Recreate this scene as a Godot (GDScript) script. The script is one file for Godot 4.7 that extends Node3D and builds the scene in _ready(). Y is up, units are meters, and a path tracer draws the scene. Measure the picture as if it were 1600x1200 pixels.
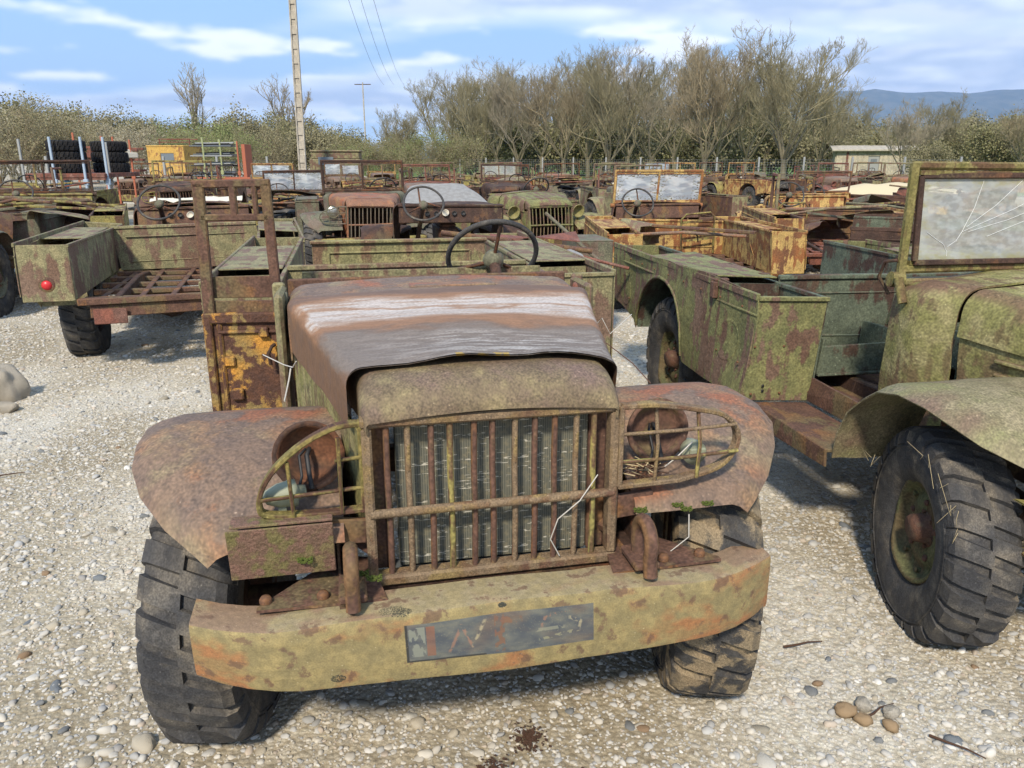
extends Node3D
# A yard of derelict military trucks on pale gravel, seen from eye height over the nose of the nearest one.

var rng := RandomNumberGenerator.new()
var M := {}
var cache := {}
var used := {}
var noise := {}
const TS := 512

# ---------------------------------------------------------------- shapes
class Shape:
	var st := SurfaceTool.new()
	var group := 1
	var warp = null
	var uvs := false
	static var bend = null       # how the panels of the truck in hand are knocked about

	func _init() -> void:
		st.begin(Mesh.PRIMITIVE_TRIANGLES)
		st.set_smooth_group(-1)
		warp = bend

	func flat() -> void:
		st.set_smooth_group(-1)

	func smooth() -> void:
		group += 1
		st.set_smooth_group(group)

	func put(p: Vector3) -> void:
		st.add_vertex(warp.call(p) if warp != null else p)

	# corners run counter-clockwise seen from outside
	func tri(a: Vector3, b: Vector3, c: Vector3) -> void:
		put(a); put(c); put(b)

	func quad(a: Vector3, b: Vector3, c: Vector3, d: Vector3) -> void:
		put(a); put(c); put(b)
		put(a); put(d); put(c)

	func quad_uv(p: Array, t: Array) -> void:
		for k in [0, 2, 1, 0, 3, 2]:
			st.set_uv(t[k])
			put(p[k])

	func box(c: Vector3, s: Vector3, b := Basis(), bevel := 0.0) -> void:
		flat()
		var h := s * 0.5
		var e := minf(bevel, minf(h.x, minf(h.y, h.z)) * 0.8)
		if e <= 0.0:
			var v := []
			for i in 8:
				v.append(c + b * Vector3(h.x if i & 1 else -h.x, h.y if i & 2 else -h.y, h.z if i & 4 else -h.z))
			quad(v[4], v[5], v[7], v[6]); quad(v[1], v[0], v[2], v[3])
			quad(v[5], v[1], v[3], v[7]); quad(v[0], v[4], v[6], v[2])
			quad(v[6], v[7], v[3], v[2]); quad(v[0], v[1], v[5], v[4])
			return
		# each corner holds three points, one on each face that meets there
		var p := {}
		for i in 8:
			var sg := Vector3(1 if i & 1 else -1, 1 if i & 2 else -1, 1 if i & 4 else -1)
			for a in 3:
				var q := sg * (h - Vector3.ONE * e)
				q[a] = sg[a] * h[a]
				p[i * 3 + a] = c + b * q
		var face := [[1, 3, 7, 5], [0, 4, 6, 2], [2, 6, 7, 3], [0, 1, 5, 4], [4, 5, 7, 6], [0, 2, 3, 1]]
		for f in 6:
			var a: int = f / 2
			var k: Array = face[f]
			quad(p[k[0] * 3 + a], p[k[1] * 3 + a], p[k[2] * 3 + a], p[k[3] * 3 + a])
			for n in 4:
				var i: int = k[n]
				var j: int = k[(n + 1) % 4]
				var other := -1
				for o in 3:
					if o != a and ((i >> o) & 1) == ((j >> o) & 1):
						other = o
				if other > a:
					quad(p[j * 3 + a], p[i * 3 + a], p[i * 3 + other], p[j * 3 + other])
		for i in 8:
			var odd := ((i & 1) + ((i >> 1) & 1) + ((i >> 2) & 1)) % 2 == 1
			if odd:
				tri(p[i * 3], p[i * 3 + 1], p[i * 3 + 2])
			else:
				tri(p[i * 3], p[i * 3 + 2], p[i * 3 + 1])

	func bar(a: Vector3, b: Vector3, w: float, t: float, up := Vector3.UP, bevel := 0.0) -> void:
		var d := b - a
		var z := d.normalized()
		var x := up.cross(z)
		if x.length() < 0.01:
			x = Vector3.RIGHT.cross(z)
		x = x.normalized()
		box((a + b) * 0.5, Vector3(w, t, d.length()), Basis(x, z.cross(x), z), bevel)

	func tube(path: PackedVector3Array, r: float, sides := 7, closed := false, r_end := -1.0) -> void:
		smooth()
		var n := path.size()
		var rings := []
		var ref := Vector3.ZERO
		for i in n:
			var t: Vector3
			if closed:
				t = path[(i + 1) % n] - path[(i + n - 1) % n]
			else:
				t = path[mini(i + 1, n - 1)] - path[maxi(i - 1, 0)]
			t = t.normalized()
			if ref == Vector3.ZERO:
				ref = t.cross(Vector3.UP if absf(t.y) < 0.9 else Vector3.RIGHT).normalized()
			ref = (ref - t * ref.dot(t)).normalized()
			var o := t.cross(ref)
			var rad := r if r_end < 0 else lerpf(r, r_end, float(i) / (n - 1))
			var ring := PackedVector3Array()
			for k in sides:
				var a := TAU * k / sides
				ring.append(path[i] + (ref * cos(a) + o * sin(a)) * rad)
			rings.append(ring)
		for i in (n if closed else n - 1):
			var p: PackedVector3Array = rings[i]
			var q: PackedVector3Array = rings[(i + 1) % n]
			for k in sides:
				var l := (k + 1) % sides
				quad(p[k], p[l], q[l], q[k])
		if not closed:
			flat()
			for e in [0, n - 1]:
				for k in range(1, sides - 1):
					var p: PackedVector3Array = rings[e]
					if e == 0:
						tri(p[0], p[k + 1], p[k])
					else:
						tri(p[0], p[k], p[k + 1])

	func rod(a: Vector3, b: Vector3, r: float, sides := 8) -> void:
		tube(PackedVector3Array([a, b]), r, sides)

	# profile: (radius, along); turned round the x axis of xf
	func lathe(profile: PackedVector2Array, xf := Transform3D(), segs := 24, sharp := false) -> void:
		smooth()
		for i in profile.size() - 1:
			if sharp:
				smooth()
			var a := profile[i]
			var b := profile[i + 1]
			for k in segs:
				var t := TAU * k / segs
				var u := TAU * (k + 1) / segs
				var p := xf * Vector3(a.y, a.x * cos(t), a.x * sin(t))
				var q := xf * Vector3(a.y, a.x * cos(u), a.x * sin(u))
				var v := xf * Vector3(b.y, b.x * cos(t), b.x * sin(t))
				var w := xf * Vector3(b.y, b.x * cos(u), b.x * sin(u))
				if a.x < 0.0001:
					tri(p, w, v)
				elif b.x < 0.0001:
					tri(p, q, v)
				else:
					quad(p, q, w, v)

	# outline in the xy plane of xf, thick along its z
	func prism(poly: PackedVector2Array, depth: float, xf := Transform3D()) -> void:
		flat()
		var ccw := not Geometry2D.is_polygon_clockwise(poly)
		var tris := Geometry2D.triangulate_polygon(poly)
		for i in range(0, tris.size(), 3):
			var a := poly[tris[i]]
			var b := poly[tris[i + 1]]
			var c := poly[tris[i + 2]]
			if (b - a).cross(c - a) < 0:
				var s := b
				b = c
				c = s
			tri(xf * Vector3(a.x, a.y, depth), xf * Vector3(b.x, b.y, depth), xf * Vector3(c.x, c.y, depth))
			tri(xf * Vector3(a.x, a.y, 0), xf * Vector3(c.x, c.y, 0), xf * Vector3(b.x, b.y, 0))
		for i in poly.size():
			var a := poly[i]
			var b := poly[(i + 1) % poly.size()]
			if not ccw:
				var s := a
				a = b
				b = s
			quad(xf * Vector3(a.x, a.y, 0), xf * Vector3(b.x, b.y, 0), xf * Vector3(b.x, b.y, depth), xf * Vector3(a.x, a.y, depth))

	# a bent sheet of metal: rows of points, given a thickness behind its outer side (along the rows x across the rows)
	func sheet(rows: Array, thick: float) -> void:
		var ni := rows.size()
		var nj: int = rows[0].size()
		var back := []
		for i in ni:
			var line := PackedVector3Array()
			for j in nj:
				var du: Vector3 = rows[i][mini(j + 1, nj - 1)] - rows[i][maxi(j - 1, 0)]
				var dv: Vector3 = rows[mini(i + 1, ni - 1)][j] - rows[maxi(i - 1, 0)][j]
				line.append(rows[i][j] - du.cross(dv).normalized() * thick)
			back.append(line)
		smooth()
		for i in ni - 1:
			for j in nj - 1:
				if uvs:
					var t := []
					for c in [[j, i], [j + 1, i], [j + 1, i + 1], [j, i + 1]]:
						t.append(Vector2(float(c[0]) / (nj - 1), float(c[1]) / (ni - 1)))
					quad_uv([rows[i][j], rows[i][j + 1], rows[i + 1][j + 1], rows[i + 1][j]], t)
				else:
					quad(rows[i][j], rows[i][j + 1], rows[i + 1][j + 1], rows[i + 1][j])
		smooth()
		for i in ni - 1:
			for j in nj - 1:
				if uvs:
					st.set_uv(Vector2(float(j) / (nj - 1), float(i) / (ni - 1)))
				quad(back[i][j + 1], back[i][j], back[i + 1][j], back[i + 1][j + 1])
		flat()
		for j in nj - 1:
			quad(rows[0][j + 1], rows[0][j], back[0][j], back[0][j + 1])
			quad(rows[ni - 1][j], rows[ni - 1][j + 1], back[ni - 1][j + 1], back[ni - 1][j])
		for i in ni - 1:
			quad(rows[i][0], rows[i + 1][0], back[i + 1][0], back[i][0])
			quad(rows[i + 1][nj - 1], rows[i][nj - 1], back[i][nj - 1], back[i + 1][nj - 1])

	func done() -> ArrayMesh:
		st.generate_normals()
		return st.commit()

func numbered(called: String) -> String:
	used[called] = used.get(called, 0) + 1
	return called if used[called] == 1 else "%s_%03d" % [called, used[called] - 1]

func thing(called: String, label: String, category: String, at := Vector3.ZERO, turn := 0.0, group := "") -> Node3D:
	var o := Node3D.new()
	o.name = numbered(called)
	add_child(o)
	o.position = at
	o.rotation.y = turn
	tag(o, label, category, group)
	return o

func tag(o: Node, label: String, category: String, group := "") -> void:
	o.set_meta("label", label)
	o.set_meta("category", category)
	if group:
		o.set_meta("group", group)

func part(called: String, mesh: Mesh, m: Material, parent: Node) -> MeshInstance3D:
	var o := MeshInstance3D.new()
	o.name = called
	o.mesh = mesh
	o.material_override = m
	parent.add_child(o, true)
	return o

func single(called: String, mesh: Mesh, m: Material, label: String, category: String, at := Vector3.ZERO, turn := 0.0, group := "") -> MeshInstance3D:
	var o := MeshInstance3D.new()
	o.name = numbered(called)
	o.mesh = mesh
	o.material_override = m
	add_child(o)
	o.position = at
	o.rotation.y = turn
	tag(o, label, category, group)
	return o

func structure(called: String, mesh: Mesh, m: Material) -> MeshInstance3D:
	var o := MeshInstance3D.new()
	o.name = numbered(called)
	o.mesh = mesh
	o.material_override = m
	add_child(o)
	o.set_meta("kind", "structure")
	return o

var variant := 0

func keep(key: String, make: Callable) -> Mesh:
	key += "~%d" % variant
	if not cache.has(key):
		cache[key] = make.call()
	return cache[key]

# ---------------------------------------------------------------- materials
func nmap(key: String, s: int, freq: float, octaves: int, kind := FastNoiseLite.TYPE_SIMPLEX_SMOOTH, w := TS, h := TS) -> void:
	var f := FastNoiseLite.new()
	f.seed = s
	f.noise_type = kind
	f.frequency = freq
	f.fractal_type = FastNoiseLite.FRACTAL_FBM
	f.fractal_octaves = octaves
	if kind == FastNoiseLite.TYPE_CELLULAR:
		f.cellular_return_type = FastNoiseLite.RETURN_DISTANCE
		f.fractal_type = FastNoiseLite.FRACTAL_NONE
	var im := f.get_seamless_image(w, h)
	im.convert(Image.FORMAT_L8)
	if w != TS or h != TS:
		im.resize(TS, TS, Image.INTERPOLATE_CUBIC)
	noise[key] = im.get_data()
	noise[key + "_tex"] = ImageTexture.create_from_image(im)

func picture(bytes: PackedByteArray, w: int, h: int) -> ImageTexture:
	return ImageTexture.create_from_image(Image.create_from_data(w, h, false, Image.FORMAT_RGB8, bytes))

func base_mat(tex: Texture2D, tile: float, rough: float, bump: float, bump_key := "rough") -> StandardMaterial3D:
	var m := StandardMaterial3D.new()
	m.albedo_texture = tex
	m.uv1_triplanar = true
	m.uv1_triplanar_sharpness = 6.0
	m.uv1_scale = Vector3.ONE / tile
	m.roughness = rough
	m.metallic_specular = 0.35
	if bump > 0:
		m.heightmap_enabled = true
		m.heightmap_texture = noise[bump_key + "_tex"]
		m.heightmap_scale = bump
	return m

# two paints over two rusts; COVER is the share that is still painted, STREAK how much the rust runs downwards
func rusty(called: String, p1: Color, p2: Color, r1: Color, r2: Color, cover: float, streak := 0.25, tile := 2.2, rough := 0.78, bump := 0.25, soft := 26.0) -> StandardMaterial3D:
	var big: PackedByteArray = noise.big
	var mid: PackedByteArray = noise.mid
	var fine: PackedByteArray = noise.fine
	var run: PackedByteArray = noise.run
	var ox := rng.randi() & 511
	var oy := rng.randi() & 511
	var px := rng.randi() & 511
	var py := rng.randi() & 511
	var hist := PackedInt32Array()
	hist.resize(640)
	var m_of := PackedFloat32Array()
	m_of.resize(TS * TS)
	for y in TS:
		var ra := ((y + oy) & 511) * TS
		var rb := ((y + py) & 511) * TS
		for x in TS:
			var a := ra + ((x + ox) & 511)
			var b := rb + ((x + px) & 511)
			var m := big[a] * 0.50 + mid[b] * 0.36 + fine[a] * 0.12 + run[b] * streak
			m_of[y * TS + x] = m
			hist[int(m)] += 1
	var left := int(TS * TS * cover)
	var thr := 0
	while left > 0 and thr < 639:
		left -= hist[thr]
		thr += 1
	var out := PackedByteArray()
	out.resize(TS * TS * 3)
	var at := 0
	for y in TS:
		var rb := ((y + px) & 511) * TS
		for x in TS:
			var b := rb + ((x + oy) & 511)
			var t := clampf((m_of[at / 3] - thr) / soft + 0.5, 0.0, 1.0)
			var u := clampf((mid[b] - 70) / 115.0, 0.0, 1.0)
			var f := fine[b]
			var g := 1.0 + (f - 128) * 0.0019 + (mid[(b * 5 + 77) & 0x3ffff] - 128) * 0.0010
			if t > 0.3 and t < 0.62:
				g *= 0.93
			var v := clampf((big[b] - 60) / 130.0, 0.0, 1.0)
			out[at] = int(clampf(255.0 * g * (lerpf(lerpf(p1.r, p2.r, u), lerpf(r1.r, r2.r, v), t)), 0, 255))
			out[at + 1] = int(clampf(255.0 * g * (lerpf(lerpf(p1.g, p2.g, u), lerpf(r1.g, r2.g, v), t)), 0, 255))
			out[at + 2] = int(clampf(255.0 * g * (lerpf(lerpf(p1.b, p2.b, u), lerpf(r1.b, r2.b, v), t)), 0, 255))
			if f > 226 and u > 0.72:
				out[at] = mini(255, out[at] + 46)
				out[at + 1] = mini(255, out[at + 1] + 46)
				out[at + 2] = mini(255, out[at + 2] + 40)
			at += 3
	var m := base_mat(picture(out, TS, TS), tile, rough, bump)
	m.resource_name = called
	M[called] = m
	return m

func varied(called: String, from: String, offset: Vector3, tint := Color.WHITE) -> void:
	var m: StandardMaterial3D = M[from].duplicate()
	m.resource_name = called
	m.uv1_offset = offset
	m.albedo_color = tint
	M[called] = m

func c(r: int, g: int, b: int) -> Color:
	return Color(r / 255.0, g / 255.0, b / 255.0)

func plain(called: String, col: Color, rough: float, metal := 0.0) -> StandardMaterial3D:
	var m := StandardMaterial3D.new()
	m.resource_name = called
	m.albedo_color = col
	m.roughness = rough
	m.metallic = metal
	M[called] = m
	return m

func make_materials() -> void:
	nmap("big", 3, 0.0065, 4)
	nmap("mid", 11, 0.022, 4)
	nmap("fine", 23, 0.26, 3)
	nmap("run", 31, 0.05, 3, FastNoiseLite.TYPE_SIMPLEX_SMOOTH, 512, 32)
	nmap("rough", 47, 0.06, 4)
	nmap("cell", 53, 0.085, 1, FastNoiseLite.TYPE_CELLULAR)
	var rust := c(92, 66, 56)
	var rust2 := c(116, 92, 84)
	var dark := c(66, 49, 43)
	var orange := c(146, 84, 46)
	rusty("fender_rust", c(114, 93, 76), c(100, 83, 71), c(130, 82, 56), c(122, 107, 82), 0.64, 0.0, 1.5, 0.7, 0.25, 30.0)
	rusty("brown_rust", c(98, 73, 61), c(82, 61, 52), c(120, 82, 54), c(96, 84, 62), 0.62, 0.3, 1.7)
	rusty("dark_rust", c(72, 54, 46), c(58, 44, 38), c(96, 64, 46), c(86, 74, 56), 0.66, 0.2, 1.7)
	rusty("orange_rust", c(136, 82, 46), c(112, 68, 44), c(90, 62, 48), c(160, 120, 62), 0.55, 0.2, 1.2)
	rusty("olive", c(120, 118, 78), c(104, 104, 70), c(96, 74, 62), c(112, 92, 78), 0.60, 0.5, 1.8, 0.78, 0.3, 18.0)
	rusty("pale_olive", c(134, 126, 94), c(114, 110, 82), c(102, 80, 66), c(112, 92, 78), 0.58, 0.3, 1.7, 0.78, 0.3)
	rusty("moss_olive", c(116, 113, 70), c(136, 128, 90), c(104, 92, 64), c(104, 82, 66), 0.62, 0.35, 1.6, 0.78, 0.3, 30.0)
	rusty("yellow", c(176, 146, 90), c(154, 128, 80), c(100, 70, 52), c(136, 90, 56), 0.52, 0.35, 1.4, 0.78, 0.3, 18.0)
	rusty("yellow_olive", c(148, 135, 80), c(122, 116, 70), c(98, 80, 56), c(94, 70, 56), 0.62, 0.4, 1.6)
	rusty("grey_olive", c(106, 104, 85), c(92, 91, 75), c(90, 72, 60), c(110, 98, 86), 0.60, 0.3, 1.7)
	rusty("green_grey", c(92, 99, 83), c(82, 89, 75), c(86, 70, 58), c(68, 52, 45), 0.74, 0.3, 1.8)
	rusty("red_rust", c(124, 78, 64), c(104, 68, 58), c(132, 98, 86), c(84, 60, 52), 0.6, 0.1, 1.5)
	rusty("door_rust", c(90, 63, 50), c(76, 55, 47), c(178, 128, 58), c(126, 108, 70), 0.56, 0.1, 0.8, 0.8, 0.3, 12.0)
	rusty("rubber", c(62, 62, 63), c(52, 52, 54), c(108, 100, 88), c(84, 81, 77), 0.58, 0.0, 0.9, 0.8, 0.12, 90.0)
	rusty("muddy_rubber", c(64, 63, 62), c(56, 55, 55), c(138, 121, 96), c(118, 106, 86), 0.52, 0.0, 0.7, 0.9, 0.2, 30.0)
	rusty("hub_rust", c(84, 61, 51), c(98, 70, 56), c(112, 92, 72), c(74, 58, 50), 0.6, 0.0, 0.5)
	rusty("concrete", c(176, 168, 152), c(160, 154, 142), c(142, 136, 126), c(184, 176, 162), 0.6, 0.3, 2.2, 0.95)
	rusty("bark", c(116, 108, 92), c(100, 94, 78), c(124, 120, 98), c(104, 100, 76), 0.55, 0.5, 0.9, 0.95, 0.6)
	rusty("plaster", c(184, 174, 152), c(168, 160, 140), c(146, 136, 118), c(160, 154, 138), 0.6, 0.5, 3.0, 0.95)
	varied("olive_b", "olive", Vector3(0.37, 0.61, 0.2))
	varied("brown_b", "brown_rust", Vector3(0.53, 0.17, 0.71))
	varied("yellow_b", "yellow", Vector3(0.4, 0.3, 0.8))
	varied("fender_b", "fender_rust", Vector3(0.47, 0.23, 0.55))
	varied("dark_b", "dark_rust", Vector3(0.3, 0.7, 0.45))
	M.fender_rust.metallic_specular = 0.5
	M.fender_b.metallic_specular = 0.5
	hood_material()
	bumper_material()
	radiator_material()
	glass_materials()
	plain("black_rubber", c(30, 30, 32), 0.6)
	plain("wire", c(176, 172, 164), 0.5)
	plain("rust_wire", c(92, 66, 52), 0.8)
	plain("red_lens", c(190, 40, 44), 0.35)
	plain("amber_lens", c(190, 170, 130), 0.3)
	plain("chrome", c(180, 178, 168), 0.3, 0.8)
	plain("lamp_grey", c(128, 132, 112), 0.6)
	plain("gauge_white", c(196, 188, 170), 0.6)
	plain("gauge_black", c(28, 27, 26), 0.6)
	plain("blue_paint", c(82, 142, 186), 0.6)
	plain("pale_blue_steel", c(150, 166, 182), 0.55)
	plain("lime_paint", c(142, 148, 106), 0.7)
	plain("orange_paint", c(160, 92, 66), 0.75)
	plain("steel_grey", c(104, 110, 114), 0.5, 0.4)
	plain("moss", c(74, 84, 30), 1.0)
	plain("white_cloth", c(206, 200, 182), 0.9)
	plain("galvanised", c(150, 152, 150), 0.55, 0.3)
	plain("leaf_litter", c(70, 48, 34), 0.95)
	plain("wall_white", c(182, 178, 166), 0.95)
	var sheet_metal := base_mat(noise_tint("mid", c(156, 151, 143), c(142, 136, 128)), 1.0, 0.5, 0.05)
	sheet_metal.metallic = 0.35
	M["bare_sheet"] = sheet_metal

func noise_tint(key: String, a: Color, b: Color) -> ImageTexture:
	var src: PackedByteArray = noise[key]
	var fine: PackedByteArray = noise.fine
	var out := PackedByteArray()
	out.resize(TS * TS * 3)
	for i in TS * TS:
		var t := clampf((src[i] - 64) / 128.0, 0, 1)
		var g := 0.85 + fine[i] * 0.0012
		out[i * 3] = int(clampf(lerpf(a.r, b.r, t) * g * 255, 0, 255))
		out[i * 3 + 1] = int(clampf(lerpf(a.g, b.g, t) * g * 255, 0, 255))
		out[i * 3 + 2] = int(clampf(lerpf(a.b, b.b, t) * g * 255, 0, 255))
	return picture(out, TS, TS)

# the loose bonnet sheet: worn bare metal in bands across it, rust between, u runs over the width and v from back to front
func hood_material() -> void:
	var w := 512
	var out := PackedByteArray()
	out.resize(w * w * 3)
	var big: PackedByteArray = noise.big
	var mid: PackedByteArray = noise.mid
	var fine: PackedByteArray = noise.fine
	var run: PackedByteArray = noise.run
	var brown := c(108, 86, 72)
	var org := c(142, 106, 78)
	var white := c(176, 168, 162)
	var grey := c(114, 103, 94)
	var scuff := c(196, 194, 190)
	for y in w:
		for x in w:
			var i := y * w + x
			var u := float(x) / w
			var across := run[(x >> 2 & 511) * TS + (y >> 1)]          # drawn out over the width
			var v := float(y) / w + (mid[i] - 128) / 255.0 * 0.05 + (big[i] - 128) / 255.0 * 0.10 + (across - 128) / 255.0 * 0.03 - (u - 0.5) * 0.06
			var edge := absf(u - 0.5) * 2.0 + (big[i] - 128) / 255.0 * 0.25
			var col := brown
			var on := clampf((v - 0.14) / 0.07, 0, 1) * clampf((0.53 - v) / 0.08, 0, 1) * clampf((0.66 - edge) / 0.10, 0, 1)
			var gap := clampf(1.0 - absf(v - 0.31 - (u - 0.5) * 0.1) / 0.025, 0, 1)
			var rim := clampf((v - 0.09) / 0.05, 0, 1) * clampf((0.64 - v) / 0.06, 0, 1) * clampf((0.80 - edge) / 0.1, 0, 1)
			col = brown.lerp(org, rim * 0.85)
			col = col.lerp(white, on * (1.0 - gap * 0.8) * clampf(0.90 + (across - 128) / 500.0 - clampf((mid[((y * 2) & 511) * TS + (x >> 1)] - 150) / 90.0, 0, 0.4) - (128 - fine[i]) / 500.0, 0.0, 1.0))
			var front := clampf((v - 0.60) / 0.06, 0, 1) * clampf((0.74 - edge) / 0.14, 0, 1)
			col = col.lerp(grey, front)
			var rub := clampf((mid[((y * 3) & 511) * TS + (x & 511)] * 0.7 + across * 0.5 + fine[i] * 0.2 - 160) / 40.0, 0, 1) * clampf(1.0 - absf(u - 0.58) / 0.32, 0, 1) * clampf((v - 0.66) / 0.1, 0, 1)
			col = col.lerp(scuff, front * rub * 0.6)
			var side := clampf((edge - 0.62) / 0.1, 0, 1)
			col = col.lerp(c(118, 88, 64), side * 0.6 * clampf(mid[i] / 160.0, 0, 1))
			if y > 500 and x > 226 and x < 280 and mid[i] > 100:
				col = col.lerp(c(176, 142, 56), 0.75)
			var g := 0.86 + fine[i] / 255.0 * 0.22 + (mid[((y * 3) & 511) * TS + ((x * 2) & 511)] - 128) * 0.0006
			out[i * 3] = int(clampf(col.r * g * 255, 0, 255))
			out[i * 3 + 1] = int(clampf(col.g * g * 255, 0, 255))
			out[i * 3 + 2] = int(clampf(col.b * g * 255, 0, 255))
	var m := StandardMaterial3D.new()
	m.resource_name = "worn_bonnet"
	m.albedo_texture = picture(out, w, w)
	m.roughness = 0.66
	m.metallic_specular = 0.35
	m.heightmap_enabled = true
	m.heightmap_texture = noise["mid_tex"]
	m.heightmap_scale = 0.12
	M["worn_bonnet"] = m

func stroke(im: Image, a: Vector2, b: Vector2, wide: float, col: Color, broken: int) -> void:
	var fine: PackedByteArray = noise.mid
	var n := int(a.distance_to(b)) + 1
	for k in n + 1:
		var p := a.lerp(b, float(k) / n)
		for dy in range(-int(wide), int(wide) + 1):
			for dx in range(-int(wide), int(wide) + 1):
				var x := int(p.x) + dx
				var y := int(p.y) + dy
				if x < 0 or y < 0 or x >= im.get_width() or y >= im.get_height():
					continue
				if fine[(y * 3 & 511) * TS + (x * 3 & 511)] > broken:
					im.set_pixel(x, y, im.get_pixel(x, y).lerp(col, 0.18))

# the bumper: yellow-olive paint gone orange at its ends, with a worn dark number panel; u runs along it, v from its top to its bottom
func bumper_material() -> void:
	var w := 1024
	var h := 256
	var im := Image.create(w, h, false, Image.FORMAT_RGB8)
	var big: PackedByteArray = noise.big
	var mid: PackedByteArray = noise.mid
	var fine: PackedByteArray = noise.fine
	# rows 0 to 76 are the top flange, 76 to 196 the face, the rest the lower edge
	for y in h:
		for x in w:
			var i := (y & 511) * TS + (x & 511)
			var j := ((y + 90) & 511) * TS + ((x + 70) & 511)
			var k := ((y + 210) & 511) * TS + ((x >> 1) & 511)
			var u := float(x) / w
			var v := clampf((y - 70) / 130.0, 0, 1)
			var col := c(146, 131, 88).lerp(c(128, 116, 80), clampf((mid[j] - 70) / 120.0, 0, 1))
			var ends := clampf((0.26 - u) / 0.2, 0, 1) * (0.35 + 0.65 * v) + clampf((u - 0.66) / 0.2, 0, 1) * 0.75
			var rot := clampf((big[k] * 0.7 + mid[i] * 0.3 - 150) / 50.0 + ends * 1.15 - 0.12 + clampf((v - 0.85) * 4.0, 0, 1) * 0.6, 0, 1)
			col = col.lerp(c(152, 104, 66).lerp(c(138, 112, 74), clampf((mid[k] - 90) / 80.0, 0, 1)), rot * 0.92)
			if y < 78:
				col = col.lerp(c(146, 134, 108), 0.45 + 0.3 * clampf((mid[i] - 110) / 60.0, 0, 1))
				if x < 330 or x > 700:
					col = col.lerp(c(128, 104, 84), clampf((big[j] - 100) / 60.0, 0, 0.8))
			# flakes down to brown along the upper edge, fewer on the face
			var edge := clampf(1.0 - absf(y - 86) / 22.0, 0, 1)
			if mid[i] + (fine[i] - 128) * 0.25 > 196 - edge * 34:
				col = col.lerp(c(98, 76, 60), 0.7)
			if fine[i] > 232 and mid[j] > 120:
				col = col.lerp(c(196, 190, 172), 0.6)
			var g := 0.84 + fine[i] / 255.0 * 0.22 + (mid[((y * 3) & 511) * TS + ((x * 3) & 511)] - 128) * 0.0006
			im.set_pixel(x, y, Color(col.r * g, col.g * g, col.b * g))
	var x0 := 339
	var x1 := 656
	for y in range(98, 162):
		for x in range(x0, x1):
			var j := ((y * 2) & 511) * TS + ((x + 31) & 511)
			var col := c(70, 75, 80).lerp(c(98, 99, 92), clampf((mid[j] - 60) / 150.0, 0, 1)).lerp(c(106, 84, 70), clampf((big[j] - 140) / 100.0, 0, 1) * 0.5)
			if x < x0 + 4 or y > 158 and x < 470:
				col = c(48, 48, 46)
			if fine[j] > 200:
				col = col.lerp(c(132, 124, 98), 0.5)
			im.set_pixel(x, y, col)
	for y in range(104, 152):
		for x in range(373, 387):
			im.set_pixel(x, y, im.get_pixel(x, y).lerp(c(128, 82, 62), 0.45 + mid[y * TS + x] / 600.0))
	for y in range(104, 152):
		for x in range(345, 371):
			if mid[((y * 2) & 511) * TS + (x * 4 & 511)] > 110:
				im.set_pixel(x, y, c(116, 119, 108))
	var pale := c(168, 156, 122)
	var pink := c(148, 108, 88)
	stroke(im, Vector2(409, 148), Vector2(431, 110), 2.0, pink, 100)
	stroke(im, Vector2(431, 110), Vector2(448, 143), 2.0, pink, 128)
	stroke(im, Vector2(448, 143), Vector2(470, 107), 2.0, pale, 110)
	stroke(im, Vector2(493, 107), Vector2(493, 150), 8.0, c(112, 82, 66), 118)
	stroke(im, Vector2(493, 110), Vector2(528, 112), 4.0, c(118, 86, 68), 118)
	stroke(im, Vector2(565, 125), Vector2(573, 110), 2.0, pink, 90)
	stroke(im, Vector2(573, 110), Vector2(613, 111), 2.0, pink, 128)
	stroke(im, Vector2(555, 131), Vector2(603, 130), 2.0, c(140, 138, 116), 100)
	stroke(im, Vector2(613, 117), Vector2(633, 125), 2.0, pale, 96)
	stroke(im, Vector2(633, 125), Vector2(629, 138), 2.0, pale, 96)
	stroke(im, Vector2(629, 138), Vector2(561, 146), 2.0, c(150, 146, 112), 128)
	for s in [[322, 66, 22], [338, 72, 16], [228, 178, 12], [500, 84, 7]]:
		for k in 260:
			var r: float = sqrt(rng.randf()) * s[2]
			var a := rng.randf() * TAU
			im.set_pixel(clampi(int(s[0] + cos(a) * r), 0, w - 1), clampi(int(s[1] + sin(a) * r * 0.6), 0, h - 1), c(46, 46, 36))
	var m := StandardMaterial3D.new()
	m.resource_name = "bumper_paint"
	m.albedo_texture = ImageTexture.create_from_image(im)
	m.roughness = 0.72
	m.heightmap_enabled = true
	m.heightmap_texture = noise["mid_tex"]
	m.heightmap_scale = 0.1
	M["bumper_paint"] = m

func radiator_material() -> void:
	var w := 512
	var im := Image.create(w, w, false, Image.FORMAT_RGB8)
	var mid: PackedByteArray = noise.mid
	var run: PackedByteArray = noise.run
	for y in w:
		for x in w:
			var k := x % 12
			var col := c(100, 100, 88) if k > 3 else c(70, 70, 63)
			col = col.lerp(c(124, 116, 92), clampf((mid[y * TS + x] - 120) / 140.0, 0, 0.6))
			if run[x * TS + y] > 176 and mid[((y * 5) & 511) * TS + (x & 511)] > 140:
				col = c(176, 172, 158)
			if k == 11 and y % 3 == 0:
				col = col.darkened(0.2)
			im.set_pixel(x, y, col)
	var m := StandardMaterial3D.new()
	m.resource_name = "radiator_fins"
	m.albedo_texture = ImageTexture.create_from_image(im)
	m.uv1_triplanar = true
	m.uv1_scale = Vector3.ONE / 0.27
	m.roughness = 0.65
	M["radiator_fins"] = m

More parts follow.
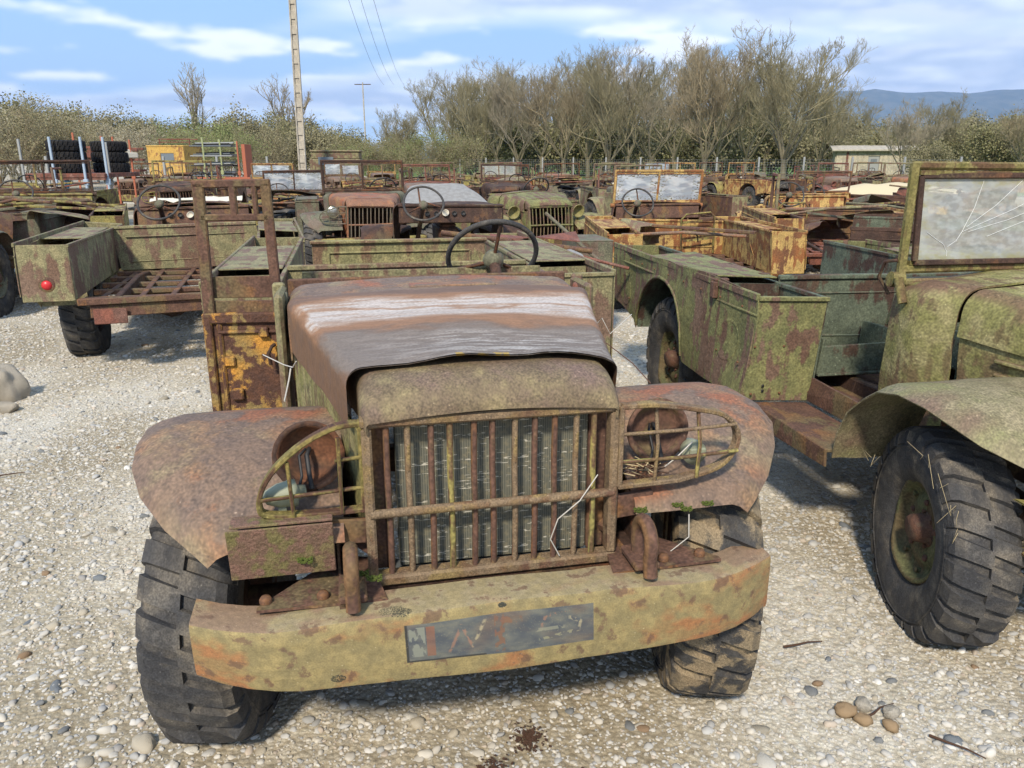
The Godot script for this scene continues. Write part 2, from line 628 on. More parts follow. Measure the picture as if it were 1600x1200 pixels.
func glass_materials() -> void:
	for kind in ["dirty_glass", "milky_glass"]:
		var im := Image.create(256, 256, false, Image.FORMAT_RGBA8)
		var big: PackedByteArray = noise.big
		var mid: PackedByteArray = noise.mid
		for y in 256:
			for x in 256:
				var i := y * 2 * TS + x * 2
				var e := minf(minf(x, 255 - x), minf(y, 255 - y)) / 40.0
				var t := clampf((mid[i] - 90) / 110.0, 0, 1)
				if kind == "dirty_glass":
					var col := c(164, 166, 158).lerp(c(136, 132, 98), clampf(t * 0.6 + 0.7 - e * 1.4, 0, 1)).lerp(c(172, 178, 182), clampf((big[i] - 110) / 80.0, 0, 1) * 0.6)
					im.set_pixel(x, y, Color(col.r, col.g, col.b, clampf(0.52 + t * 0.2 + (1.0 - clampf(e, 0, 1)) * 0.3, 0, 1)))
				else:
					var col := c(150, 160, 172).lerp(c(196, 204, 210), clampf((big[(y * 2) * TS + x] - 100) / 90.0 + (x - y) / 500.0, 0, 1)).lerp(c(90, 82, 62), clampf((mid[i] - 150) / 40.0, 0, 1) * clampf(1.4 - e, 0, 1))
					im.set_pixel(x, y, Color(col.r, col.g, col.b, 0.72))
		var m := StandardMaterial3D.new()
		m.resource_name = kind
		m.albedo_texture = ImageTexture.create_from_image(im)
		m.transparency = BaseMaterial3D.TRANSPARENCY_ALPHA
		m.roughness = 0.28
		m.metallic_specular = 0.6
		M[kind] = m

# ---------------------------------------------------------------- camera, sky and sun
func make_view() -> void:
	var cam := Camera3D.new()
	cam.name = "camera"
	cam.fov = 53.0
	cam.near = 0.05
	cam.far = 20000.0
	add_child(cam)
	cam.position = Vector3(0, 1.68, 0)
	cam.rotation_degrees.x = -16.26
	cam.current = true
	var env := Environment.new()
	env.background_mode = Environment.BG_SKY
	env.tonemap_mode = Environment.TONE_MAPPER_LINEAR
	env.tonemap_exposure = 1.42
	env.sdfgi_enabled = true
	env.ssao_enabled = true
	env.ssil_enabled = true
	env.fog_enabled = true
	env.fog_density = 0.00009
	env.fog_light_color = Color(0.62, 0.74, 0.92)
	var sky := Sky.new()
	var pano := PanoramaSkyMaterial.new()
	pano.panorama = sky_picture()
	pano.energy_multiplier = 1.14
	sky.sky_material = pano
	env.sky = sky
	var we := WorldEnvironment.new()
	we.name = "world"
	we.environment = env
	add_child(we)
	var sun := DirectionalLight3D.new()
	sun.name = "sun"
	sun.light_color = Color(1.0, 0.95, 0.87)
	sun.light_energy = 1.2
	sun.light_angular_distance = 5.5
	sun.shadow_enabled = true
	add_child(sun)
	sun.look_at_from_position(Vector3(-0.26, 0.97, 1.0) * 20.0, Vector3.ZERO)

func sky_picture() -> ImageTexture:
	var w := 2048
	var h := 1024
	var data := PackedFloat32Array()
	data.resize(w * h * 3)
	var a := FastNoiseLite.new()
	a.seed = 5
	a.noise_type = FastNoiseLite.TYPE_SIMPLEX_SMOOTH
	a.fractal_type = FastNoiseLite.FRACTAL_FBM
	a.fractal_octaves = 5
	a.frequency = 0.55
	var b := a.duplicate()
	b.seed = 91
	b.frequency = 1.1
	var at := 0
	for y in h:
		var el := (0.5 - (y + 0.5) / h) * PI
		var up := sin(el)
		var flat := cos(el)
		if up < -0.02:
			for x in w * 3:
				data[at] = 0.24
				at += 1
			continue
		var top := Vector3(0.22, 0.41, 0.71).lerp(Vector3(0.46, 0.61, 0.77), pow(1.0 - maxf(up, 0), 7.0))
		var k := 1.0 / (maxf(up, 0.0) + 0.10)
		for x in w:
			var az := TAU * (x + 0.5) / w
			var dx := sin(az) * flat
			var dz := -cos(az) * flat
			var px := dx * k
			var pz := dz * k
			var veil := a.get_noise_2d(px * 0.50, pz * 0.80 + 7.0)
			var puff: float = b.get_noise_2d(px * 0.95 + 3.0, pz * 1.15)
			var lean := dx * 0.26 + 0.04
			var cover := clampf((veil + lean + 0.26) / 0.60, 0, 1) * 0.82
			var grey := clampf((veil + puff * 0.5 - 0.02 + lean * 0.6) / 0.35, 0, 1)
			var cloud := Vector3(0.86, 0.89, 0.94).lerp(Vector3(0.42, 0.50, 0.64), grey)
			var c0 := top.lerp(cloud, cover)
			var white := clampf((puff - 0.12) / 0.26, 0, 1) * 0.72
			c0 = c0.lerp(Vector3(0.98, 0.98, 1.0), white * (1.0 - grey * 0.6))
			data[at] = c0.x
			data[at + 1] = c0.y
			data[at + 2] = c0.z
			at += 3
	var im := Image.create_from_data(w, h, false, Image.FORMAT_RGBF, data.to_byte_array())
	return ImageTexture.create_from_image(im)

# ---------------------------------------------------------------- ground
var lie := FastNoiseLite.new()

func ground_height(x: float, z: float) -> float:
	var fade := clampf((60.0 + z) / 30.0, 0.0, 1.0)
	return (lie.get_noise_2d(x, z) * 0.035 + lie.get_noise_2d(x * 6.0, z * 6.0) * 0.010) * fade

func sand_material() -> void:
	var cell: PackedByteArray = noise.cell
	var mid: PackedByteArray = noise.mid
	var big: PackedByteArray = noise.big
	var fine: PackedByteArray = noise.fine
	var out := PackedByteArray()
	out.resize(TS * TS * 3)
	for i in TS * TS:
		var t := clampf((cell[i] - 40) / 130.0, 0, 1)
		var k: int = (i * 7 + (cell[i] >> 3) * 977) & 0x3ffff
		var col := c(190, 184, 170).lerp(c(200, 196, 186), clampf((mid[i] - 80) / 100.0, 0, 1))
		col = col.lerp(c(150, 146, 138), clampf((big[k & 0x3ff00 | (i & 255)] - 140) / 60.0, 0, 1) * 0.5)
		col = col.lerp(c(156, 145, 126), t * 0.5)
		var g := 0.82 + fine[i] / 255.0 * 0.34
		out[i * 3] = int(clampf(col.r * g * 255, 0, 255))
		out[i * 3 + 1] = int(clampf(col.g * g * 255, 0, 255))
		out[i * 3 + 2] = int(clampf(col.b * g * 255, 0, 255))
	var m := base_mat(picture(out, TS, TS), 0.8, 0.95, 0.5, "cell")
	m.heightmap_flip_texture = true
	m.uv1_world_triplanar = true
	m.resource_name = "gravel_sand"
	m.detail_enabled = true
	m.detail_blend_mode = BaseMaterial3D.BLEND_MODE_MUL
	m.detail_uv_layer = BaseMaterial3D.DETAIL_UV_2
	m.uv2_triplanar = true
	m.uv2_world_triplanar = true
	m.uv2_scale = Vector3.ONE / 7.3
	m.detail_albedo = noise_tint("big", c(255, 253, 248), c(204, 196, 180))
	M["gravel_sand"] = m

func pebble_mesh(s: int, detail: int) -> ArrayMesh:
	var f := FastNoiseLite.new()
	f.seed = s
	f.frequency = 0.9
	var sh := Shape.new()
	sh.smooth()
	var rings := detail
	var segs := detail * 2
	var p := []
	for i in rings + 1:
		var line := PackedVector3Array()
		for j in segs:
			var a := PI * i / rings
			var b := TAU * j / segs
			var d := Vector3(sin(a) * cos(b), cos(a), sin(a) * sin(b))
			line.append(d * (1.0 + f.get_noise_3dv(d) * 0.42))
		p.append(line)
	for i in rings:
		for j in segs:
			var k := (j + 1) % segs
			if i == 0:
				sh.tri(p[0][0], p[1][k], p[1][j])
			elif i == rings - 1:
				sh.tri(p[i][j], p[i][k], p[rings][0])
			else:
				sh.quad(p[i][j], p[i][k], p[i + 1][k], p[i + 1][j])
	return sh.done()

func stone_colour() -> Color:
	var k := rng.randf()
	var base: Color
	if k < 0.34:
		base = Color(0.46, 0.41, 0.32)
	elif k < 0.58:
		base = Color(0.52, 0.49, 0.43)
	elif k < 0.76:
		base = Color(0.34, 0.34, 0.33)
	elif k < 0.88:
		base = Color(0.29, 0.305, 0.32)
	elif k < 0.94:
		base = Color(0.38, 0.27, 0.17)
	elif k < 0.975:
		base = Color(0.66, 0.64, 0.60)
	else:
		base = Color(0.16, 0.15, 0.15)
	return base.lerp(Color(0.43, 0.41, 0.37), 0.55) * rng.randf_range(0.78, 1.12)

func pebble_place(r: float, x: float, z: float) -> Transform3D:
	var b := Basis.from_euler(Vector3(rng.randf_range(-0.35, 0.35), rng.randf() * TAU, rng.randf_range(-0.35, 0.35)))
	b = b * Basis.from_scale(Vector3(r * rng.randf_range(0.9, 1.5), r * rng.randf_range(0.45, 0.8), r * rng.randf_range(0.7, 1.05)))
	return Transform3D(b, Vector3(x, ground_height(x, z) + r * rng.randf_range(-0.22, 0.14), z))

func make_ground() -> void:
	lie.seed = 8
	lie.frequency = 0.22
	lie.fractal_octaves = 3
	sand_material()
	var zs := PackedFloat32Array()
	var z := 12.0
	while z > -13.0:
		zs.append(z)
		z -= 0.12 if z < 0.5 else 1.0
	var step := 0.3
	while z > -9000.0:
		zs.append(z)
		z -= step
		step = minf(step * 1.16, 900.0)
	var xs := PackedFloat32Array()
	var x := 0.0
	step = 0.12
	while x < 9000.0:
		xs.append(x)
		x += step
		if x > 7.0:
			step = minf(step * 1.2, 1200.0)
	var all := PackedFloat32Array()
	for k in range(xs.size() - 1, 0, -1):
		all.append(-xs[k])
	all.append_array(xs)
	var v := PackedVector3Array()
	var idx := PackedInt32Array()
	var nrm := PackedVector3Array()
	for zz in zs:
		for xx in all:
			v.append(Vector3(xx, ground_height(xx, zz), zz))
			var e := 0.05
			nrm.append(Vector3(ground_height(xx - e, zz) - ground_height(xx + e, zz), 2 * e, ground_height(xx, zz - e) - ground_height(xx, zz + e)).normalized())
	var n := all.size()
	for i in zs.size() - 1:
		for j in n - 1:
			var a := i * n + j
			idx.append_array([a, a + n, a + 1, a + 1, a + n, a + n + 1])
	var arr := []
	arr.resize(Mesh.ARRAY_MAX)
	arr[Mesh.ARRAY_VERTEX] = v
	arr[Mesh.ARRAY_NORMAL] = nrm
	arr[Mesh.ARRAY_INDEX] = idx
	var mesh := ArrayMesh.new()
	mesh.add_surface_from_arrays(Mesh.PRIMITIVE_TRIANGLES, arr)
	var ground := structure("ground", mesh, M.gravel_sand)
	var stone_mat := StandardMaterial3D.new()
	stone_mat.resource_name = "pebble_stone"
	stone_mat.vertex_color_use_as_albedo = true
	stone_mat.roughness = 0.95
	stone_mat.metallic_specular = 0.12
	M["pebble_stone"] = stone_mat
	# loose gravel: far too many to count
	var kinds := []
	for k in 4:
		kinds.append(pebble_mesh(60 + k, 4 if k < 2 else 5))
	var buf := [PackedFloat32Array(), PackedFloat32Array(), PackedFloat32Array(), PackedFloat32Array()]
	var layers := [[-0.9, -5.2, 3400.0, 0.0028, 0.0080], [-5.2, -9.0, 600.0, 0.005, 0.011], [-0.9, -6.0, 520.0, 0.006, 0.017], [-6.0, -14.0, 220.0, 0.009, 0.020], [-0.9, -12.0, 26.0, 0.014, 0.024]]
	for l in layers:
		var zz: float = l[0]
		while zz > l[1]:
			var half := absf(zz) * 0.72 + 0.9
			var count := int(half * 2.0 * 0.1 * l[2])
			for k in count:
				var r: float = lerpf(l[3], l[4], pow(rng.randf(), 1.8))
				var t := pebble_place(r, rng.randf_range(-half, half), zz - rng.randf() * 0.1)
				var col := stone_colour()
				buf[rng.randi() & 3].append_array([t.basis.x.x, t.basis.y.x, t.basis.z.x, t.origin.x, t.basis.x.y, t.basis.y.y, t.basis.z.y, t.origin.y, t.basis.x.z, t.basis.y.z, t.basis.z.z, t.origin.z, col.r, col.g, col.b, 1.0])
			zz -= 0.1
	for k in 4:
		var mm := MultiMesh.new()
		mm.transform_format = MultiMesh.TRANSFORM_3D
		mm.use_colors = true
		mm.mesh = kinds[k]
		mm.instance_count = buf[k].size() / 16
		mm.buffer = buf[k]
		var o := MultiMeshInstance3D.new()
		o.name = numbered("gravel")
		o.multimesh = mm
		o.material_override = stone_mat
		add_child(o)
		o.set_meta("kind", "stuff")
		tag(o, "loose rounded river gravel strewn over the sandy ground of the yard", "gravel")
	# the larger stones, one by one
	var tones := []
	for q in [[150, 144, 130], [176, 168, 150], [120, 122, 122], [116, 120, 124], [138, 116, 92], [196, 192, 182]]:
		var m := base_mat(noise_tint("fine", c(q[0], q[1], q[2]), c(int(q[0] * 0.86), int(q[1] * 0.85), int(q[2] * 0.84))), 0.2, 0.85, 0.05)
		m.resource_name = "stone_tone"
		tones.append(m)
	for k in 290:
		var zz := -1.5 - pow(rng.randf(), 1.5) * 7.0
		var xx := rng.randf_range(-1, 1) * (absf(zz) * 0.68 + 0.3)
		var o := part("stone", kinds[2 + (k & 1)], tones[[0, 1, 1, 2, 3, 4, 0, 2, 5, 1][rng.randi() % 10]], ground)
		o.transform = pebble_place(rng.randf_range(0.013, 0.024) * (1.4 if k % 11 == 0 else 1.0), xx, zz)

# ---------------------------------------------------------------- truck parts, in the truck's own axes: front axle at z = 0, forward is +z, the driver's side is +x
const R_TYRE := 0.435

func flat_tyre(sink: float) -> Callable:
	var low := -(R_TYRE - sink)
	return func(p: Vector3) -> Vector3:
		if p.y < low + 0.14:
			var t := clampf((low + 0.14 - p.y) / (0.14 + sink), 0.0, 1.0)
			return Vector3(p.x * (1.0 + t * t * sink * 3.2), maxf(low + maxf(0.0, p.y - low) * 0.8, low) if p.y > low else low - 0.0005 * t, p.z * (1.0 + t * t * sink * 0.5))
		return p

func tyre_mesh(sink: float, lugs: int) -> Mesh:
	return keep("tyre%.2f_%d" % [sink, lugs], func():
		var s := Shape.new()
		s.warp = flat_tyre(sink)
		var half := [Vector2(0.205, 0.085), Vector2(0.228, 0.108), Vector2(0.27, 0.124), Vector2(0.32, 0.130), Vector2(0.365, 0.126), Vector2(0.395, 0.116), Vector2(0.412, 0.095), Vector2(0.418, 0.05), Vector2(0.420, 0.0)]
		var prof := PackedVector2Array()
		for q in half:
			prof.append(Vector2(q.x, q.y))
		for k in range(half.size() - 2, -1, -1):
			prof.append(Vector2(half[k].x, -half[k].y))
		s.lathe(prof, Transform3D(), 44)
		s.smooth()
		# raised rings on the side wall
		for side in [-1, 1]:
			s.lathe(PackedVector2Array([Vector2(0.345, side * 0.126), Vector2(0.350, side * 0.133), Vector2(0.356, side * 0.126)] if side < 0 else [Vector2(0.356, 0.126), Vector2(0.350, 0.133), Vector2(0.345, 0.126)]), Transform3D(), 44)
		# alternate bars across the tread that wrap over the shoulder
		for k in lugs:
			for side in [-1.0, 1.0]:
				var a: float = TAU * (k + (0.5 if side > 0 else 0.0)) / lugs
				var top := [Vector2(0.437, -0.004), Vector2(0.437, 0.05), Vector2(0.433, 0.096), Vector2(0.414, 0.121), Vector2(0.385, 0.129), Vector2(0.362, 0.131)]
				var low := [Vector2(0.41, -0.004), Vector2(0.41, 0.05), Vector2(0.40, 0.085), Vector2(0.39, 0.10), Vector2(0.37, 0.11), Vector2(0.36, 0.12)]
				var wide := [0.30, 0.30, 0.31, 0.33, 0.35, 0.36]
				var skew: float = 0.10 * side
				var p := []
				for q in 6:
					var w: float = TAU / lugs * wide[q]
					var sh: float = skew * top[q].y / 0.12
					var row := []
					for e in [[top[q], a - w + sh], [top[q], a + w + sh], [low[q], a + w * 1.25 + sh], [low[q], a - w * 1.25 + sh]]:
						row.append(Vector3(e[0].y * side, e[0].x * cos(e[1]), e[0].x * sin(e[1])))
					p.append(row)
				s.flat()
				for q in 5:
					for e in [[0, 1], [1, 2], [3, 0]]:
						if side > 0:
							s.quad(p[q][e[0]], p[q][e[1]], p[q + 1][e[1]], p[q + 1][e[0]])
						else:
							s.quad(p[q][e[1]], p[q][e[0]], p[q + 1][e[0]], p[q + 1][e[1]])
				if side > 0:
					s.quad(p[0][0], p[0][3], p[0][2], p[0][1])
				else:
					s.quad(p[0][1], p[0][2], p[0][3], p[0][0])
		return s.done())

func rim_mesh() -> Mesh:
	return keep("rim", func():
		var s := Shape.new()
		s.lathe(PackedVector2Array([Vector2(0.212, -0.10), Vector2(0.222, 0.095), Vector2(0.212, 0.102), Vector2(0.203, 0.096), Vector2(0.196, 0.078), Vector2(0.186, 0.060), Vector2(0.165, 0.052), Vector2(0.150, 0.056), Vector2(0.135, 0.070), Vector2(0.095, 0.074), Vector2(0.07, 0.060)]), Transform3D(), 30)
		for k in 8:
			var a := TAU * k / 8 + 0.2
			s.lathe(PackedVector2Array([Vector2(0.011, 0.05), Vector2(0.011, 0.070), Vector2(0.0, 0.072)]), Transform3D(Basis(), Vector3(0, cos(a) * 0.175, sin(a) * 0.175)), 6, true)
		return s.done())

func hub_mesh() -> Mesh:
	return keep("hub", func():
		var s := Shape.new()
		s.lathe(PackedVector2Array([Vector2(0.085, 0.03), Vector2(0.085, 0.062), Vector2(0.062, 0.07), Vector2(0.056, 0.12), Vector2(0.046, 0.135), Vector2(0.0, 0.137)]), Transform3D(), 18)
		for k in 5:
			var a := TAU * k / 5
			s.lathe(PackedVector2Array([Vector2(0.015, 0.05), Vector2(0.015, 0.082), Vector2(0.008, 0.088), Vector2(0.0, 0.089)]), Transform3D(Basis(), Vector3(0, cos(a) * 0.118, sin(a) * 0.118)), 6, true)
		for k in 6:
			var a := TAU * k / 6 + 0.3
			s.lathe(PackedVector2Array([Vector2(0.009, 0.06), Vector2(0.009, 0.078), Vector2(0.0, 0.080)]), Transform3D(Basis(), Vector3(0, cos(a) * 0.072, sin(a) * 0.072)), 6, true)
		return s.done())

func wheel(t: Node3D, x: float, z: float, sink := 0.03, steer := 0.0, rubber := "rubber", rim := "grey_olive", lean := 0.0, size := 1.0) -> Node3D:
	var w := Node3D.new()
	w.name = "wheel"
	t.add_child(w, true)
	w.position = Vector3(x, (R_TYRE - sink) * size, z)
	w.scale = Vector3.ONE * size
	w.rotation = Vector3(0, steer + (PI if x < 0 else 0.0), lean)
	part("tyre", tyre_mesh(sink, 26), M[rubber], w)
	part("rim", rim_mesh(), M[rim], w)
	part("hub", hub_mesh(), M.hub_rust, w).scale.x = 0.95
	return w

func wobble(p: Vector3, amp: float, s := 0.0) -> Vector3:
	return p + Vector3(lie.get_noise_3d(p.z * 9 + s, p.y * 9, 3.0), lie.get_noise_3d(p.x * 9 + s, p.z * 9, p.y * 9), lie.get_noise_3d(p.x * 9, p.y * 9 + s, 8.0)) * amp

# where the bonnet ends and how wide it is there: short on the carriers, long on the nearest truck
var rear := -0.40
var rear_half := 0.53

func hood_half(z: float) -> float:
	return lerpf(0.352, rear_half, clampf((0.26 - z) / (0.26 - rear), 0.0, 1.3))

func hood_top(z: float) -> float:
	return lerpf(1.142, 1.185, clampf((0.26 - z) / (0.26 - rear), 0.0, 1.3))

# one cross-section of bonnet or cowl, from the bottom of the -x side over the top to the bottom of the +x side
func hood_row(z: float, half: float, top: float, drop: float, r := 0.085, n_top := 10, n_side := 4) -> PackedVector3Array:
	var row := PackedVector3Array()
	for k in n_side:
		row.append(Vector3(-half, lerpf(top - drop, top - r, float(k) / n_side), z))
	for k in 6:
		var a := PI * 0.5 * k / 5
		row.append(Vector3(-half + r - r * cos(a), top - r + r * sin(a), z))
	for k in range(1, n_top):
		var t := float(k) / n_top
		row.append(Vector3(lerpf(-half + r, half - r, t), top + 0.018 * sin(PI * t), z))
	for k in 6:
		var a := PI * 0.5 * (1.0 - k / 5.0)
		row.append(Vector3(half - r + r * cos(a), top - r + r * sin(a), z))
	for k in range(1, n_side + 1):
		row.append(Vector3(half, lerpf(top - r, top - drop, float(k) / n_side), z))
	return row

func sheet_of(rows: Array, thick: float, uvs := false) -> Mesh:
	var s := Shape.new()
	s.uvs = uvs
	s.sheet(rows, thick)
	return s.done()

func hood_mesh() -> Mesh:
	return keep("hood%.1f" % rear, func():
		var rows := []
		for i in 15:
			var z := lerpf(0.20, rear, i / 14.0)
			var row := hood_row(z, hood_half(z), hood_top(z), 0.17)
			for j in row.size():
				row[j] = wobble(row[j], 0.008)
			rows.append(row)
		return sheet_of(rows, 0.006))

func nose_mesh() -> Mesh:
	return keep("nose", func():
		var rows := []
		for i in 12:
			var a := PI * 0.5 * maxf(1.0 - i / 8.0, 0.0)
			var z := 0.17 + 0.165 * sin(a) - 0.07 * maxf(i - 8, 0)
			var half := 0.345 - 0.015 * (1.0 - cos(a)) + 0.012 * maxf(i - 8, 0)
			var top := 1.048 + 0.094 * cos(a) - 0.003 * maxf(i - 8, 0)
			rows.append(hood_row(z, half, top, maxf(0.115 * cos(a), 0.016) + 0.012, minf(0.05, 0.05 * cos(a) + 0.012), 12, 2))
		return sheet_of(rows, 0.008))

func cowl_mesh() -> Mesh:
	return keep("cowl%.1f" % rear, func():
		var rows := []
		for i in 6:
			var z := lerpf(rear - 0.01, rear - 0.33, i / 5.0)
			var t := clampf(i / 2.5, 0, 1)
			var half := lerpf(rear_half + 0.01, rear_half + 0.09, t * t * (3 - 2 * t))
			var row := hood_row(z, half, 1.195, 0.64, 0.09, 10, 5)
			rows.append(row)
		return sheet_of(rows, 0.008))

func side_panel_mesh(side: float) -> Mesh:
	return keep("side_panel%d_%.1f" % [int(side), rear], func():
		var rows := []
		for i in 9:
			var z := lerpf(0.24, rear, i / 8.0)
			var row := PackedVector3Array()
			for j in 5:
				var y := lerpf(0.66, hood_top(z) - 0.155, j / 4.0)
				var k := j if side < 0 else 4 - j
				y = lerpf(0.66, hood_top(z) - 0.155, k / 4.0)
				row.append(wobble(Vector3((hood_half(z) - 0.014) * side, y, z), 0.006))
			rows.append(row)
		return sheet_of(rows, 0.006))

func louvre_mesh(side: float) -> Mesh:
	return keep("louvre%d_%.1f" % [int(side), rear], func():
		var s := Shape.new()
		for k in 2:
			var y := 0.90 + k * 0.055
			var a := Vector3((hood_half(rear + 0.16) + 0.001) * side, y, rear + 0.16)
			var b := Vector3((hood_half(rear + 0.40) + 0.001) * side, y - 0.006, rear + 0.40)
			s.bar(a, b, 0.022, 0.016, Vector3.UP, 0.005)
		return s.done())

func fender_mesh(side: float, bend := 0.0) -> Mesh:
	return keep("fender%d_%.2f" % [int(side), bend], func():
		# side profile (z, y), from the running board over the wheel to the front lip
		var prof := [Vector2(-0.60, 0.47), Vector2(-0.565, 0.60), Vector2(-0.51, 0.72), Vector2(-0.44, 0.82), Vector2(-0.34, 0.895), Vector2(-0.22, 0.925), Vector2(-0.08, 0.922), Vector2(0.04, 0.895), Vector2(0.14, 0.852), Vector2(0.24, 0.800), Vector2(0.315, 0.765), Vector2(0.33, 0.730)]
		var outer := [0.95, 0.955, 0.96, 0.965, 0.97, 0.975, 0.975, 0.965, 0.925, 0.85, 0.775, 0.74]
		var rows := []
		for i in prof.size():
			var row := PackedVector3Array()
			var inner := 0.40 if i > 3 else 0.62
			for j in 15:
				var t := j / 14.0
				var x := lerpf(inner, outer[i], t)
				var y: float = prof[i].y
				# the outer edge rolls down
				var roll := clampf((t - 0.84) / 0.16, 0, 1)
				y -= roll * roll * 0.032 * (1.0 if i > 2 else 0.25)
				y -= bend * t * t * clampf(prof[i].x + 0.3, 0, 1)
				row.append(wobble(Vector3(x * side, y, prof[i].x), 0.008, side * 5.0))
			if side > 0:
				row.reverse()
			rows.append(row)
		return sheet_of(rows, 0.006))

func apron_mesh(side: float) -> Mesh:
	return keep("apron%d" % int(side), func():
		var s := Shape.new()
		s.prism(PackedVector2Array([Vector2(-0.44, 0.60), Vector2(0.30, 0.62), Vector2(0.30, 0.73), Vector2(0.16, 0.83), Vector2(-0.1, 0.91), Vector2(-0.44, 0.80)]), 0.006, Transform3D(Basis(Vector3(0, 0, 1), Vector3(0, 1, 0), Vector3(-1, 0, 0)), Vector3(0.415 * side, 0, 0)))
		return s.done())

func bumper_mesh(tilt := 0.0) -> Mesh:
	return keep("bumper%.2f" % tilt, func():
		var s := Shape.new()
		s.uvs = true
		var path := []
		for k in 25:
			var t := k / 12.0 - 1.0
			var x := t * 0.785
			var away := absf(t)
			var z := 0.50 - 0.012 * away - 0.10 * pow(clampf((away - 0.64) / 0.36, 0, 1), 2.0)
			path.append(Vector3(x, 0.0, z))
		# a channel: rounded lower edge, face, rounded upper edge, top flange
		var sec := [Vector2(-0.085, 0.436), Vector2(-0.012, 0.433), Vector2(0.002, 0.437), Vector2(0.005, 0.45), Vector2(0.006, 0.52), Vector2(0.006, 0.57), Vector2(0.005, 0.606), Vector2(0.001, 0.615), Vector2(-0.010, 0.618), Vector2(-0.115, 0.618)]
		var along := [0.0]
		for k in range(1, sec.size()):
			along.append(along[-1] + sec[k].distance_to(sec[k - 1]))
		var rows := []
		for q in sec:
			var row := PackedVector3Array()
			for p in path:
				var shrink: float = 1.0 - (0.22 if p.x < 0 else 0.10) * pow(clampf((absf(p.x) - 0.30) / 0.485, 0, 1), 1.5) * (1.0 if tilt > 0 else 0.4)
				row.append(wobble(Vector3(p.x, 0.53 + (q.y - 0.53) * shrink + p.y + 0.018 * (1.0 - absf(p.x) / 0.785) * (1.0 if q.y > 0.53 else 0.0), p.z + q.x), 0.008, 4.0))
			rows.append(row)
		var flip := rows
		s.uvs = false
		var ni := flip.size()
		var nj: int = flip[0].size()
		s.smooth()
		for i in ni - 1:
			if i in [0, 2, 7]:
				s.smooth()
			for j in nj - 1:
				var t := []
				for q in [[j, i], [j + 1, i], [j + 1, i + 1], [j, i + 1]]:
					t.append(Vector2(float(q[0]) / (nj - 1), 1.0 - along[q[1]] / along[-1]))
				s.quad_uv([flip[i][j], flip[i][j + 1], flip[i + 1][j + 1], flip[i + 1][j]], t)
		s.smooth()
		for i in ni - 1:
			for j in nj - 1:
				s.st.set_uv(Vector2(0.1, 0.95))
				var o := Vector3(0, 0.005 if i < 2 else -0.005 if i > 6 else 0.0, -0.007)
				var o2 := Vector3(0, 0.005 if i < 1 else -0.005 if i > 5 else 0.0, -0.007)
				s.quad(flip[i][j + 1] + o, flip[i][j] + o, flip[i + 1][j] + o2, flip[i + 1][j + 1] + o2)
		return s.done())

func ring_path(pts: Array, per := 5) -> PackedVector3Array:
	var out := PackedVector3Array()
	var n := pts.size()
	for i in n:
		for k in per:
			var t := float(k) / per
			out.append(pts[i].cubic_interpolate(pts[(i + 1) % n], pts[(i + n - 1) % n], pts[(i + 2) % n], t))
	return out

# brush guard in front of a lamp: a flat loop of strap iron with rods across it
func guard_frame(side: float) -> Mesh:
	return keep("guard%d" % int(side), func():
		var s := Shape.new()
		var loop := PackedVector3Array()
		for q in [Vector2(0.345, 0.815), Vector2(0.345, 1.045), Vector2(0.44, 1.045), Vector2(0.56, 1.022), Vector2(0.65, 0.995), Vector2(0.70, 0.955), Vector2(0.715, 0.91), Vector2(0.695, 0.865), Vector2(0.64, 0.832), Vector2(0.52, 0.818)]:
			loop.append(Vector3(q.x * side, q.y, 0.315 - 0.05 * clampf((q.x - 0.5) * 4.0, 0, 1)))
		var fine_loop := PackedVector3Array([loop[0], loop[1]])
		for i in range(1, loop.size() - 1):
			for k in range(1, 5):
				fine_loop.append(loop[i].cubic_interpolate(loop[i + 1], loop[maxi(i - 1, 1)], loop[mini(i + 2, loop.size() - 1)], k / 4.0))
		loop = fine_loop
		var n := loop.size()
		for i in n:
			var a := loop[i]
			var b := loop[(i + 1) % n]
			s.bar(a, b + (b - a).normalized() * 0.004, 0.014, 0.032, Vector3(0, 0, 1), 0.003)
		return s.done())

func guard_rod(k: int, side: float) -> Mesh:
	return keep("guard_rod%d_%d" % [k, int(side)], func():
		var s := Shape.new()
		var q: Array = [[Vector2(0.45, 0.815), Vector2(0.45, 1.045)], [Vector2(0.575, 0.82), Vector2(0.575, 1.02)], [Vector2(0.345, 0.965), Vector2(0.695, 0.965)], [Vector2(0.345, 0.885), Vector2(0.705, 0.885)]][k]
		s.tube(PackedVector3Array([Vector3(q[0].x * side, q[0].y, 0.318), Vector3((q[0].x + q[1].x) * 0.5 * side, (q[0].y + q[1].y) * 0.5 + 0.004, 0.328), Vector3(q[1].x * side, q[1].y, 0.30)]), 0.0055, 6)
		return s.done())

func lamp_bucket() -> Mesh:
	return keep("bucket", func():
		var s := Shape.new()
		s.lathe(PackedVector2Array([Vector2(0.0, -0.085), Vector2(0.045, -0.078), Vector2(0.075, -0.05), Vector2(0.086, 0.0), Vector2(0.094, 0.004), Vector2(0.094, 0.016), Vector2(0.084, 0.018), Vector2(0.076, 0.0), Vector2(0.066, -0.045), Vector2(0.04, -0.068), Vector2(0.0, -0.074)]), Transform3D(Basis(Vector3(0, 0, 1), Vector3(0, 1, 0), Vector3(-1, 0, 0)), Vector3.ZERO), 22)
		s.rod(Vector3(0, -0.08, -0.03), Vector3(0, -0.12, -0.03), 0.016)
		return s.done())

